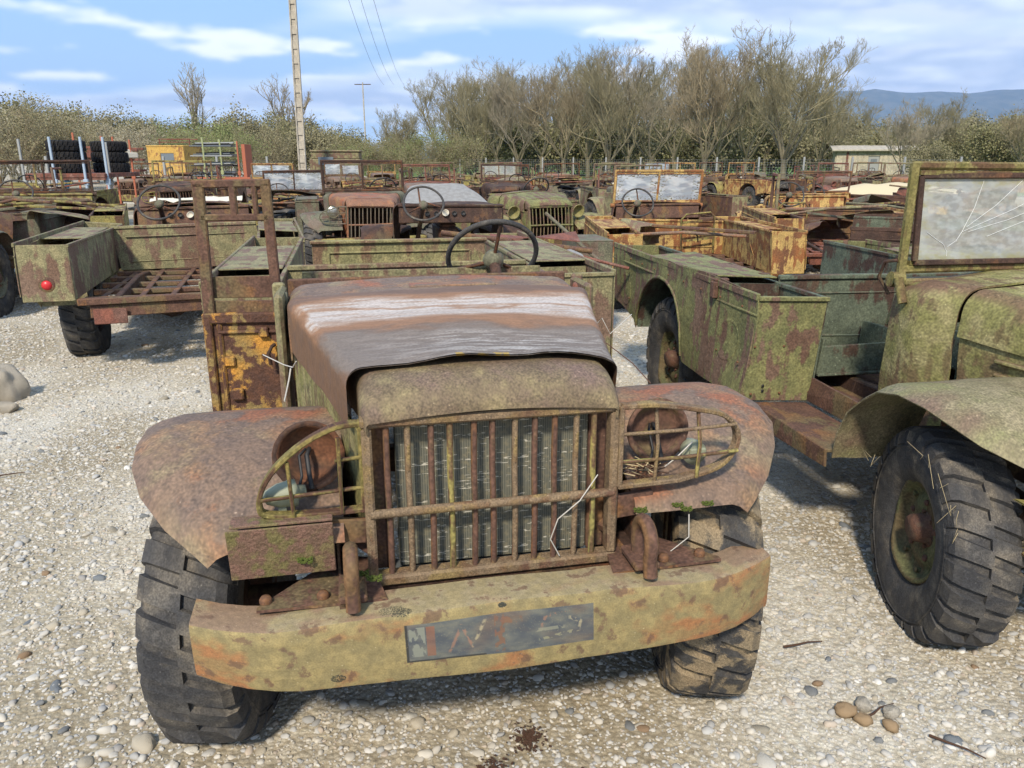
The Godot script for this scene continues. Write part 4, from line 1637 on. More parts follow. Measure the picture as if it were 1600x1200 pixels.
	for side in [-1.0, 1.0]:
		var l := part("headlamp", lamp_bucket(), M.dark_rust if side < 0 else M.brown_b, t)
		l.position = Vector3(0.49 * side + 0.01, 0.928, 0.20)
		l.rotation = Vector3(-0.12, 0, 0)
		l.scale = Vector3(1, 1, 0.6)
		for k in 2:
			part("lamp_wire", keep("lamp_wire%d" % k, func():
				var s := Shape.new()
				s.tube(PackedVector3Array([Vector3(0.01 * k - 0.01, 0.01, -0.055), Vector3(-0.025 + 0.02 * k, 0.0, 0.0), Vector3(0.02 * k - 0.02, -0.05, 0.03), Vector3(0.035 * k - 0.03, -0.085, 0.045)]), 0.004 + 0.003 * (k % 2), 5)
				return s.done()), M.black_rubber, l)
	# brush guards
	var gr := part("lamp_guard", guard_frame(1.0), M.pale_brown, t)
	for k in 4:
		part("guard_rod", guard_rod(k, 1.0), M.yellow_olive if k % 2 else M.pale_brown, gr)
	var gl := part("lamp_guard", keep("hero_guard_left", func():
		var s := Shape.new()
		var loop := [Vector3(-0.345, 1.042, 0.30), Vector3(-0.40, 1.045, 0.32), Vector3(-0.47, 1.018, 0.33), Vector3(-0.54, 0.965, 0.33), Vector3(-0.585, 0.905, 0.32), Vector3(-0.602, 0.845, 0.31), Vector3(-0.58, 0.815, 0.305), Vector3(-0.46, 0.808, 0.305), Vector3(-0.345, 0.808, 0.30)]
		var fine_loop := []
		for i in loop.size() - 1:
			for k in 4:
				fine_loop.append(loop[i].cubic_interpolate(loop[i + 1], loop[maxi(i - 1, 0)], loop[mini(i + 2, loop.size() - 1)], k / 4.0))
		fine_loop.append(loop[-1])
		loop = fine_loop
		for i in loop.size() - 1:
			s.bar(loop[i], loop[i + 1] + (loop[i + 1] - loop[i]).normalized() * 0.006, 0.013, 0.03, Vector3(0, 0, 1), 0.003)
		s.bar(Vector3(-0.345, 0.80, 0.30), Vector3(-0.345, 1.05, 0.30), 0.013, 0.03, Vector3(0, 0, 1), 0.003)
		return s.done()), M.dull_guard, t)
	for q in [[Vector3(-0.40, 0.81, 0.32), Vector3(-0.40, 1.02, 0.335)], [Vector3(-0.52, 0.81, 0.32), Vector3(-0.525, 0.965, 0.335)], [Vector3(-0.345, 0.872, 0.31), Vector3(-0.598, 0.864, 0.325)], [Vector3(-0.345, 0.955, 0.31), Vector3(-0.41, 0.955, 0.325)]]:
		var s := Shape.new()
		s.rod(q[0], q[1], 0.0055, 6)
		part("guard_rod", s.done(), M.dull_guard, gl)
	part("marker_lamp", keep("marker", func():
		var s := Shape.new()
		s.lathe(PackedVector2Array([Vector2(0.0, -0.055), Vector2(0.018, -0.045), Vector2(0.031, -0.015), Vector2(0.034, 0.01), Vector2(0.036, 0.012), Vector2(0.036, 0.03), Vector2(0.02, 0.034), Vector2(0.016, 0.055), Vector2(0.0, 0.055)]), Transform3D(Basis(Vector3(0, 1, 0), 0.25), Vector3(-0.545, 0.852, 0.27)), 16)
		s.bar(Vector3(-0.55, 0.80, 0.27), Vector3(-0.55, 0.83, 0.27), 0.03, 0.02)
		return s.done()), M.lamp_grey, t)
	part("blackout_lamp", keep("blackout", func():
		var s := Shape.new()
		s.lathe(PackedVector2Array([Vector2(0.0, -0.04), Vector2(0.03, -0.03), Vector2(0.036, 0.0), Vector2(0.036, 0.02), Vector2(0.0, 0.022)]), Transform3D(Basis(Vector3(0, 0, 1), Vector3(0, 1, 0), Vector3(-1, 0, 0)), Vector3(0.60, 0.865, 0.23)), 16)
		s.box(Vector3(0.605, 0.868, 0.256), Vector3(0.05, 0.03, 0.014), Basis(), 0.004)
		return s.done()), M.lamp_grey, t)
	# engine bay and cab
	part("engine_block", box_mesh("engine_block", [[Vector3(0, 0.74, -0.40), Vector3(0.36, 0.36, 0.80)], [Vector3(0, 0.60, 0.02), Vector3(0.24, 0.20, 0.14)]], 0.03), M.dark_b, t)
	part("dashboard", box_mesh("hero_dash", [[Vector3(0, 1.10, -1.16), Vector3(1.20, 0.20, 0.02)]]), M.brown_b, t)
	steering(t, Vector3(0.32, 1.245, -1.42), 0.66)
	rear = -0.80
	var before := t.get_child_count()
	body(t, M.pale_olive, M.pale_olive, M.brown_rust, true, true)
	for k in range(before, t.get_child_count()):
		t.get_child(k).position += Vector3(0, 0.05, -0.62)
	part("bulkhead", keep("bulkhead", func():
		var s := Shape.new()
		s.box(Vector3(-0.05, 1.06, -2.30), Vector3(0.98, 0.36, 0.012), Basis(), 0.003)
		s.box(Vector3(-0.05, 1.235, -2.295), Vector3(1.0, 0.022, 0.04), Basis(), 0.006)
		for q in [[Vector3(-0.05, 1.175, -2.291), Vector3(0.80, 0.014, 0.014)], [Vector3(-0.05, 1.03, -2.291), Vector3(0.80, 0.014, 0.014)], [Vector3(-0.45, 1.10, -2.291), Vector3(0.014, 0.15, 0.014)], [Vector3(0.35, 1.10, -2.291), Vector3(0.014, 0.15, 0.014)]]:
			s.box(q[0], q[1], Basis(), 0.006)
		return s.done()), M.bulkhead_olive, t)
	door(t)
	# moss on the lip of the fender
	var tuft := moss_tuft()
	for q in [Vector3(0.41, 0.742, 0.328), Vector3(0.52, 0.748, 0.330), Vector3(0.545, 0.735, 0.334), Vector3(0.61, 0.745, 0.332), Vector3(-0.36, 0.655, 0.36), Vector3(-0.33, 0.66, 0.40), Vector3(-0.50, 0.70, 0.345)]:
		var o := part("moss_tuft", tuft, M.moss, t)
		o.position = q
		o.scale = Vector3(1.0, 0.7, 0.6) * (0.7 + absf(fmod(q.x * 37.0, 0.3)))
	# wires
	for q in [
		["wire", 0.0022, [Vector3(-0.66, 1.02, -0.58), Vector3(-0.585, 1.0, -0.50), Vector3(-0.55, 1.01, -0.42), Vector3(-0.535, 1.04, -0.38)]],
		["wire", 0.0030, [Vector3(-0.56, 1.0, -0.47), Vector3(-0.565, 0.97, -0.42), Vector3(-0.575, 0.93, -0.30)]],
		["wire", 0.0018, [Vector3(0.28, 0.86, 0.33), Vector3(0.23, 0.79, 0.335), Vector3(0.17, 0.74, 0.332), Vector3(0.15, 0.68, 0.33), Vector3(0.175, 0.63, 0.335)]],
		["wire", 0.0020, [Vector3(0.56, 1.06, -0.60), Vector3(0.60, 1.09, -0.62), Vector3(0.60, 1.05, -0.52), Vector3(0.72, 1.10, -0.62)]],
		["rust_wire", 0.0020, [Vector3(0.58, 1.02, -0.5), Vector3(0.64, 0.97, -0.38), Vector3(0.66, 0.93, -0.25)]],
		["wire", 0.0018, [Vector3(0.55, 0.72, 0.34), Vector3(0.545, 0.66, 0.36), Vector3(0.49, 0.60, 0.34)]],
		["rust_wire", 0.0020, [Vector3(-0.57, 0.62, 0.36), Vector3(-0.52, 0.59, 0.36), Vector3(-0.45, 0.60, 0.36), Vector3(-0.46, 0.50, 0.36)]],
		["wire", 0.0022, [Vector3(0.50, 0.84, 0.27), Vector3(0.53, 0.87, 0.28), Vector3(0.58, 0.91, 0.27)]]]:
		var s := Shape.new()
		s.tube(PackedVector3Array(q[2]), q[1], 5)
		part("loose_wire", s.done(), M[q[0]], t)
	for k in 26:
		var s := Shape.new()
		var x := rng.randf_range(0.36, 0.50)
		var p := Vector3(x, 0.825 + rng.randf() * 0.02, rng.randf_range(0.22, 0.29))
		var d := Vector3(rng.randf_range(-1, 1), rng.randf_range(-0.1, 0.4), rng.randf_range(-0.6, 0.6)).normalized() * rng.randf_range(0.02, 0.05)
		s.rod(p - d, p + d, 0.0018, 4)
		part("dead_twig", s.done(), M.twig_pale if k % 2 else M.leaf_litter, t)
	rear = -0.40
	rear_half = 0.53

func bolt_mesh() -> Mesh:
	return keep("bolt", func():
		var s := Shape.new()
		s.lathe(PackedVector2Array([Vector2(0.016, 0.0), Vector2(0.016, 0.008), Vector2(0.011, 0.016), Vector2(0.0, 0.019)]), Transform3D(Basis(Vector3(0, 1, 0), Vector3(-1, 0, 0), Vector3(0, 0, 1)), Vector3.ZERO), 12)
		return s.done())

func hero_bonnet() -> Mesh:
	var rows := []
	for i in 25:
		var v := i / 24.0
		var z := lerpf(-0.76, 0.205, v)
		var row := hood_row(z, hood_half(z) + 0.006, hood_top(z) + 0.007, lerpf(0.19, 0.15, v), 0.04, 16, 4)
		for j in row.size():
			var u := float(j) / (row.size() - 1)
			var lip := pow(clampf((v - 0.72) / 0.28, 0, 1), 2.0)
			row[j] = wobble(row[j], 0.010, 2.0)
			if u > 0.25 and u < 0.85:
				row[j].y += lip * (0.012 * sin(PI * (u - 0.25) / 0.6) + 0.004 * sin(u * 31.0) - 0.004)
			row[j].z += lip * 0.012 * sin(u * 17.0)
			row[j].y += 0.006 * sin(v * 14.0) * sin(PI * u)
		rows.append(row)
	rows.reverse()      # from front to back, so that the outside is up
	var s := Shape.new()
	var ni := rows.size()
	var nj: int = rows[0].size()
	s.smooth()
	for pass_no in 2:
		s.smooth()
		for i in ni - 1:
			for j in nj - 1:
				var t := []
				var p := []
				for q in [[j, i], [j + 1, i], [j + 1, i + 1], [j, i + 1]]:
					t.append(Vector2(float(q[0]) / (nj - 1), 1.0 - float(q[1]) / (ni - 1)))
					p.append(rows[q[1]][q[0]] - (Vector3(0, 0.004, 0) if pass_no else Vector3.ZERO))
				if pass_no:
					s.quad_uv([p[1], p[0], p[3], p[2]], [t[1], t[0], t[3], t[2]])
				else:
					s.quad_uv(p, t)
	return s.done()

func door(t: Node3D) -> void:
	var d := Node3D.new()
	d.name = "door"
	t.add_child(d, true)
	d.position = Vector3(-0.60, 0, -1.14)
	d.rotation.y = deg_to_rad(-6.0)
	d.set_meta("label", "rusty cab door swung open with an empty window frame")
	# from the hinge at x = 0 outwards along -x
	part("door_panel", keep("door_panel", func():
		var s := Shape.new()
		s.box(Vector3(-0.17, 0.80, 0.0), Vector3(0.36, 0.50, 0.006), Basis(), 0.001)
		for q in [[Vector3(-0.335, 0.80, 0.008), Vector3(0.035, 0.52, 0.03)], [Vector3(-0.17, 1.045, 0.006), Vector3(0.37, 0.045, 0.03)], [Vector3(-0.17, 0.57, 0.006), Vector3(0.37, 0.05, 0.03)], [Vector3(-0.29, 0.80, 0.006), Vector3(0.022, 0.46, 0.016)], [Vector3(-0.16, 0.985, 0.008), Vector3(0.28, 0.016, 0.018)], [Vector3(-0.24, 0.715, 0.012), Vector3(0.05, 0.05, 0.03)], [Vector3(-0.11, 0.985, 0.014), Vector3(0.04, 0.045, 0.03)], [Vector3(-0.26, 0.86, 0.010), Vector3(0.045, 0.045, 0.02)]]:
			s.box(q[0], q[1], Basis(), 0.006)
		return s.done()), M.door_rust, d)
	part("window_frame", keep("door_frame", func():
		var s := Shape.new()
		for q in [[Vector3(-0.325, 1.06, 0), Vector3(-0.315, 1.59, 0), 0.045], [Vector3(-0.045, 1.06, 0), Vector3(-0.055, 1.59, 0), 0.04], [Vector3(-0.34, 1.585, 0), Vector3(-0.035, 1.59, 0), 0.032], [Vector3(-0.32, 1.455, 0), Vector3(-0.05, 1.455, 0), 0.028], [Vector3(-0.185, 1.46, 0), Vector3(-0.185, 1.58, 0), 0.028], [Vector3(-0.10, 1.46, 0), Vector3(-0.10, 1.58, 0), 0.02]]:
			s.bar(q[0], q[1], q[2], 0.026, Vector3(0, 0, 1), 0.005)
		s.box(Vector3(-0.18, 1.17, -0.02), Vector3(0.25, 0.09, 0.008), Basis(), 0.002)
		s.box(Vector3(-0.18, 1.09, -0.01), Vector3(0.25, 0.05, 0.012), Basis(), 0.002)
		return s.done()), M.door_frame, d)
	part("door_handle", keep("door_handle", func():
		var s := Shape.new()
		s.tube(PackedVector3Array([Vector3(-0.07, 0.93, 0.02), Vector3(-0.075, 0.93, 0.05), Vector3(-0.09, 0.90, 0.055), Vector3(-0.085, 0.85, 0.05)]), 0.008, 6)
		return s.done()), M.dark_rust, d)

func moss_tuft() -> Mesh:
	return keep("moss_tuft", func():
		var s := Shape.new()
		var r := RandomNumberGenerator.new()
		r.seed = 9
		for k in 70:
			var p := Vector3(r.randf_range(-0.02, 0.02), r.randf_range(-0.012, 0.010), r.randf_range(-0.010, 0.012))
			s.box(p, Vector3.ONE * r.randf_range(0.003, 0.007), Basis.from_euler(Vector3(r.randf(), r.randf(), r.randf()) * TAU))
		return s.done())

# ---------------------------------------------------------------- the other trucks
func d2(x: float, z: float, y := 0.0) -> Vector3:
	return Vector3(x, y, z)

func right_truck() -> void:
	var t := truck("carrier_truck", "mossy green carrier truck on the right with cracked windscreen and flat front tyre", d2(2.36, -2.68), deg_to_rad(8.3), {
		"main": "moss_olive", "hood": "moss_olive", "fender": "fender_olive", "body": "olive", "inner": "green_grey", "floor": "brown_rust", "screen": "moss_frame", "glass": "", "wheel_on": false,
		"sink": 0.06, "steer": deg_to_rad(-14.0), "track": 0.77, "front_size": 0.91, "rim": "rim_olive", "rubber": "rubber", "dash": "moss_olive", "slats": true})
	for o in t.get_children():
		if String(o.name).begins_with("fender") or String(o.name).begins_with("wheel_apron"):
			o.position.z += 0.11
	var w := t.get_node("windscreen") if t.has_node("windscreen") else null
	if w == null:
		w = windscreen(t, M.moss_frame, "")
	# a single pane, gone dull and cracked
	var pane := part("pane", keep("big_pane", func():
		var s := Shape.new()
		s.quad_uv([Vector3(-0.565, 0.085, 0.006), Vector3(0.565, 0.085, 0.006), Vector3(0.565, 0.42, 0.006), Vector3(-0.565, 0.42, 0.006)], [Vector2(0, 1), Vector2(2, 1), Vector2(2, 0), Vector2(0, 0)])
		return s.done()), M.dirty_glass, w)
	for q in [[Vector2(-0.34, 0.22), Vector2(-0.10, 0.41)], [Vector2(-0.36, 0.20), Vector2(0.10, 0.40)], [Vector2(-0.33, 0.20), Vector2(0.02, 0.31)], [Vector2(-0.24, 0.18), Vector2(0.12, 0.33)], [Vector2(-0.36, 0.20), Vector2(-0.28, 0.41)], [Vector2(-0.42, 0.10), Vector2(-0.44, 0.15)], [Vector2(-0.44, 0.15), Vector2(-0.52, 0.20)], [Vector2(-0.36, 0.20), Vector2(-0.42, 0.14)]]:
		var s := Shape.new()
		var m: Vector2 = (q[0] + q[1]) * 0.5 + Vector2(0.008, -0.006)
		s.tube(PackedVector3Array([Vector3(q[0].x, q[0].y, 0.008), Vector3(m.x, m.y, 0.008), Vector3(q[1].x, q[1].y, 0.008)]), 0.0010, 4)
		part("crack", s.done(), M.crack_white, pane)
	part("frame_bead", keep("frame_bead", func():
		var s := Shape.new()
		for q in [[Vector3(-0.57, 0.075, 0.012), Vector3(0.57, 0.075, 0.012)], [Vector3(-0.57, 0.43, 0.012), Vector3(0.57, 0.43, 0.012)], [Vector3(-0.57, 0.08, 0.012), Vector3(-0.57, 0.43, 0.012)], [Vector3(0.57, 0.08, 0.012), Vector3(0.57, 0.43, 0.012)]]:
			s.bar(q[0], q[1], 0.024, 0.022, Vector3(0, 0, 1), 0.004)
		return s.done()), M.dark_rust, w)
	for q in [["screen_arm", [Vector3(-0.645, 1.20, -0.66), Vector3(-0.635, 1.10, -0.62)], 0.02, "moss_frame"], ["grab_loop", [Vector3(-0.63, 1.12, -0.73), Vector3(-0.66, 1.19, -0.77), Vector3(-0.66, 1.26, -0.74), Vector3(-0.63, 1.27, -0.70)], 0.008, "dark_rust"]]:
		var s := Shape.new()
		s.tube(PackedVector3Array(q[1]), q[2], 7)
		part(q[0], s.done(), M[q[3]], t)
	for x in [-1.02, -0.87, -0.72]:
		for y in [0.56, 0.80, 1.0]:
			var o := part("rivet", bolt_mesh(), M.brown_rust, t)
			o.position = Vector3(x, y, -1.141)
			o.rotation.x = PI / 2
			o.scale = Vector3.ONE * 0.42
	for k in 9:
		for y in [0.985, 0.70]:
			if y < 0.9 and k > 2 and k < 7:
				continue
			var o := part("rivet", bolt_mesh(), M.brown_rust, t)
			o.position = Vector3(-1.054, y, -1.24 - 0.27 * k)
			o.rotation.z = PI / 2
			o.scale = Vector3.ONE * 0.42
	part("lid_latch", box_mesh("lid_latch", [[Vector3(-1.055, 1.01, -1.60), Vector3(0.03, 0.09, 0.05)], [Vector3(-1.02, 1.062, -1.60), Vector3(0.08, 0.016, 0.04)]], 0.005), M.brown_b, t)
	for k in 3:
		part("hinge", box_mesh("lid_hinge%d" % k, [[Vector3(-0.705, 1.058, -1.75 - 0.42 * k), Vector3(0.05, 0.02, 0.07)]], 0.005), M.dark_rust, t)
	for q in [Vector3(-0.96, 0.60, -1.1395), Vector3(-0.96, 0.575, -1.1395), Vector3(-0.75, 0.585, -1.1395)]:
		var o := part("bolt_hole", keep("bolt_hole", func():
			var s := Shape.new()
			s.lathe(PackedVector2Array([Vector2(0.008, 0.0), Vector2(0.007, 0.001), Vector2(0.0, 0.001)]), Transform3D(Basis(Vector3(0, 0, 1), Vector3(0, 1, 0), Vector3(-1, 0, 0)), Vector3.ZERO), 10)
			return s.done()), M.gauge_black, t)
		o.position = q
	for k in 9:
		# dry grass caught on the wheel
		var s := Shape.new()
		var a := rng.randf_range(2.2, 4.4)
		var p := Vector3(-0.955, 0.38 - cos(a) * 0.30, sin(a) * -0.30)
		s.tube(PackedVector3Array([p, p + Vector3(-0.02, rng.randf_range(-0.05, 0.08), rng.randf_range(-0.04, 0.04)), p + Vector3(-0.01, rng.randf_range(-0.08, 0.12), rng.randf_range(-0.07, 0.07))]), 0.0009, 4)
		part("dry_stalk", s.done(), M.twig_pale, t)

func ordinal(k: int) -> String:
	return ["first", "second", "third", "fourth", "fifth", "sixth", "seventh", "eighth", "ninth", "tenth", "eleventh", "twelfth", "thirteenth", "fourteenth", "fifteenth", "sixteenth", "seventeenth", "eighteenth", "nineteenth", "twentieth", "twenty first", "twenty second", "twenty third"][k]

func named_trucks() -> void:
	var b := truck("cargo_truck", "tail of olive truck with red round reflector and open slatted bed, at left", d2(-3.76, -9.49), deg_to_rad(197.2), {
		"main": "brown_rust", "hood": "grey_olive", "body": "pale_olive", "inner": "pale_olive", "floor": "brown_rust", "rim": "dark_rust", "dash": "brown_rust", "guards": false, "sink": 0.04, "lids": true})
	var lens := part("reflector", keep("reflector", func():
		var s := Shape.new()
		s.lathe(PackedVector2Array([Vector2(0.0, 0.022), Vector2(0.025, 0.018), Vector2(0.038, 0.004), Vector2(0.038, 0.0)]), Transform3D(Basis(Vector3(0, 0, -1), Vector3(0, 1, 0), Vector3(1, 0, 0)), Vector3(0.87, 0.76, -3.556)), 20)
		return s.done()), M.red_lens, b)
	part("bezel", keep("reflector_ring", func():
		var s := Shape.new()
		s.lathe(PackedVector2Array([Vector2(0.036, 0.010), Vector2(0.05, 0.012), Vector2(0.062, 0.0)]), Transform3D(Basis(Vector3(0, 0, -1), Vector3(0, 1, 0), Vector3(1, 0, 0)), Vector3(0.87, 0.76, -3.551)), 22)
		return s.done()), M.brown_rust, lens)
	part("number_plate_bracket", box_mesh("plate_bracket", [[Vector3(0.46, 0.50, -3.57), Vector3(0.24, 0.12, 0.012), Basis(Vector3.RIGHT, 0.15)]]), M.red_rust, b)
	var cloth := Shape.new()
	var rows := []
	for i in 9:
		var row := PackedVector3Array()
		for j in 13:
			var p := Vector3(lerpf(-0.50, 0.50, j / 12.0), 1.215, lerpf(0.14, -0.34, i / 8.0))
			p.y += 0.05 * lie.get_noise_2d(p.x * 40, p.z * 40) + 0.012
			row.append(p)
		rows.append(row)
	cloth.sheet(rows, 0.004)
	single("torn_tarpaulin", cloth.done(), M.white_cloth, "torn whitish tarpaulin lying on bonnet behind the bare steering wheel", "tarpaulin", b.position, b.rotation.y)
	truck("mustard_truck", "olive yellow truck at left edge with wire lamp guard and empty windscreen frame", d2(-9.17, -13.78), deg_to_rad(9.0), {"main": "yellow_olive", "hood": "brown_rust", "extras": true, "fender": "yellow_olive", "screen": "yellow_olive", "lens": "chrome", "core": false})
	truck("grey_truck", "grey truck cut off by left picture edge behind the pale boulder", d2(-6.55, -8.25), deg_to_rad(14.0), {"main": "grey_olive", "fender": "grey_olive", "hood_on": false, "guards": false, "grille": false, "body": "grey_olive", "wheel_on": false})
	truck("yellow_fender_truck", "mustard truck without bonnet left of the bare steering wheel", d2(-7.1, -12.2), deg_to_rad(205.0), {"main": "yellow_olive", "body": "yellow_olive", "extras": true, "hood_on": false, "screen": "dark_rust", "guards": false})
	truck("bare_grille_truck", "dark truck with upright grille bars behind the mustard truck", d2(-7.1, -17.0), deg_to_rad(14.0), {"main": "brown_b", "hood": "dark_rust", "extras": true, "fender": "brown_rust", "screen": "yellow_olive"})
	var cc := truck("lamp_tail_truck", "tail of olive truck with round rusty lamp and milky windscreen, left of pole", d2(-4.75, -17.3, -0.2), deg_to_rad(196.0), {"main": "olive_b", "body": "yellow_olive", "extras": true, "screen": "dark_rust", "glass": "milky_glass", "dash": "yellow"})
	part("tail_lamp", keep("tail_lamp", func():
		var s := Shape.new()
		s.lathe(PackedVector2Array([Vector2(0.0, 0.012), Vector2(0.045, 0.01), Vector2(0.07, 0.02), Vector2(0.11, 0.0)]), Transform3D(Basis(Vector3(0, 0, -1), Vector3(0, 1, 0), Vector3(1, 0, 0)), Vector3(0.87, 0.78, -3.552)), 20)
		return s.done()), M.brown_rust, cc)
	truck("rust_bonnet_truck", "front of truck with orange rusted bonnet, round headlamp and tall empty windscreen frame", d2(-2.1, -11.5), deg_to_rad(14.0), {"main": "grey_olive", "hood": "red_bonnet", "extras": true, "fender": "grey_olive", "screen": "dark_rust", "screen_tilt": 0.0, "lens": "chrome", "guard": "grey_olive"})
	truck("open_bonnet_truck", "truck with bonnet propped open over its air cleaner behind the big steering wheel", d2(-0.85, -9.5), deg_to_rad(192.0), {"main": "dark_rust", "hood_on": false, "body_on": false, "grille": false, "fenders": true, "guards": false, "no_wheel": [2, 3], "inner": "dark_b", "hood_up": 0.42})
	truck("olive_grille_truck", "olive truck with louvred bonnet side and dark upright grille in centre", d2(0.45, -11.4), deg_to_rad(20.0), {"main": "olive_b", "hood": "olive_b", "fender": "moss_olive", "guards": false, "screen": ""})
	var y := truck("yellow_truck", "ochre yellow truck with twin glazed windscreen, seen from behind", d2(2.02, -11.75, -0.12), deg_to_rad(181.0), {"main": "brown_rust", "body": "yellow", "extras": true, "inner": "yellow_b", "screen": "yellow", "glass": "milky_glass", "dash": "brown_b", "hood": "brown_rust", "fender": "pale_olive", "rim": "orange_rust", "guards": false})
	truck("ochre_truck", "orange rusted truck with empty windscreen frame in front of sand mound", d2(6.6, -17.7, -0.22), deg_to_rad(184.0), {"main": "orange_body", "extras": true, "body": "yellow_b", "hood": "brown_rust", "screen": "brown_b", "dash": "yellow", "fender": "dark_rust", "guards": false})
	truck("bed_truck", "dark rusty truck bed standing behind the cab of the mossy carrier", d2(6.9, -7.0), deg_to_rad(66.0), {"main": "dark_rust", "body": "dark_rust", "inner": "green_grey", "fender": "dark_rust", "guards": false, "lids": false})
	truck("arch_truck", "yellow truck without bonnet standing between glazed ochre truck and sand mound", d2(4.75, -13.3, -0.08), deg_to_rad(174.0), {"main": "yellow_b", "body": "yellow_b", "extras": true, "floor": "red_rust", "inner": "brown_rust", "hood_on": false, "guards": false})
	truck("engine_truck", "stripped truck showing its grey engine left of cracked windscreen", d2(9.3, -14.6, -0.1), deg_to_rad(20.0), {"main": "brown_b", "hood_on": false, "extras": true, "grille": false, "guards": false, "fender": "fender_b", "screen": "dark_rust"})

# the rows farther back
func rows_of_trucks() -> void:
	var looks := [
		["brown", {"main": "brown_rust", "hood": "fender_b", "fender": "fender_rust", "body": "fender_rust", "inner": "brown_b"}],
		["greenish", {"main": "grey_olive", "hood": "brown_rust", "fender": "olive_b", "body": "grey_olive", "inner": "dark_b"}],
		["ochre", {"main": "yellow", "hood": "brown_rust", "fender": "yellow_olive", "body": "yellow_b", "inner": "brown_rust"}],
		["dark", {"main": "dark_rust", "hood": "dark_b", "fender": "brown_rust", "body": "dark_b", "inner": "dark_rust"}],
		["pale olive", {"main": "pale_olive", "hood": "grey_olive", "fender": "pale_olive", "body": "pale_olive", "inner": "brown_rust"}],
		["ochre", {"main": "yellow_b", "hood": "fender_b", "fender": "brown_rust", "body": "yellow", "inner": "orange_rust", "floor": "brown_rust"}],
		["cream", {"main": "pale_olive", "hood": "red_bonnet", "fender": "yellow_olive", "body": "yellow_olive", "inner": "pale_olive"}],
		["reddish", {"main": "red_rust", "hood": "fender_b", "fender": "red_rust", "body": "red_rust", "inner": "dark_rust"}]]
	var r := RandomNumberGenerator.new()
	r.seed = 77
	var zs := [-15.6, -19.6, -23.6, -27.6, -31.6, -35.6]
	var skip := [Vector2(-4.75, -17.3), Vector2(-7.1, -17.0), Vector2(6.6, -17.7), Vector2(4.75, -13.3), Vector2(2.02, -11.75), Vector2(0.45, -11.4), Vector2(8.9, -15.0), Vector2(-2.1, -11.5)]
	for row in zs.size():
		var half: float = absf(zs[row]) * (0.72 if row == 0 else 0.62)
		var x := -half
		if row >= 3:
			x = -13.0
		var k := 0
		while x < half:
			var p := Vector2(x + r.randf_range(-0.25, 0.25), zs[row] + r.randf_range(-0.35, 0.35))
			x += r.randf_range(2.3, 2.6)
			var away := r.randf() < 0.5
			var centre := p + Vector2(0, 1.5 if away else -1.5)
			var clash := false
			for q in skip:
				var qc: Vector2 = q + (Vector2(0.4, 1.5) if (q.x == -4.75 or q.x == 2.02 or q.x == 6.6 or q.x == 4.75) else Vector2(-0.4, -1.5))
				if absf(qc.x - centre.x) < 2.3 and absf(qc.y - centre.y) < 4.4:
					clash = true
			for q in [Vector2(-10.95, -20.3), Vector2(-12.5, -24.6), Vector2(-10.5, -29.2), Vector2(-15.3, -36.5), Vector2(-8.0, -30.5), Vector2(-7.2, -33.0)]:
				if absf(q.x - centre.x) < 2.1 and absf(q.y - centre.y) < 3.2:
					clash = true
			# leave the mound, the racks and the sight of the grass free
			if clash or (centre.x > 7.0 and centre.x < 11.0 and centre.y > -20.0) or (centre.x > 5.5 and centre.y < -17.5 and centre.y > -27.0 and centre.x < 13.5):
				continue
			var look: Array = looks[r.randi() % looks.size()]
			var P: Dictionary = look[1].duplicate()
			P["dash"] = ["brown_rust", "yellow", "dark_rust", "orange_rust"][r.randi() % 4]
			var screen := r.randf()
			var feature := "without windscreen"
			if screen < 0.50:
				P["screen"] = P.main
				feature = "with empty windscreen frame"
			elif screen < 0.60:
				P["screen"] = P.main
				P["glass"] = ["milky_glass", "dirty_glass"][r.randi() & 1]
				feature = "with clouded windscreen"
			P["hood_on"] = r.randf() < 0.6
			P["guards"] = r.randf() < 0.25
			P["body_on"] = r.randf() < 0.75
			P["grille"] = r.randf() < 0.8
			P["lids"] = r.randf() < 0.6
			P["fenders"] = r.randf() < 0.85
			if not P.hood_on:
				feature += " or bonnet" if screen >= 0.60 else ""
			var label := "%s truck %s, facing %s, %s from left in row %s" % [look[0], feature, "away" if away else "us", ordinal(k), ["three", "four", "five", "six", "seven", "eight"][row]]
			k += 1
			P["wheel_on"] = true
			P["extras"] = true
			P["bend"] = 0.09
			truck("derelict_truck", label, Vector3(p.x, -0.10, p.y), (PI if away else 0.0) + r.randf_range(-0.05, 0.4), P)

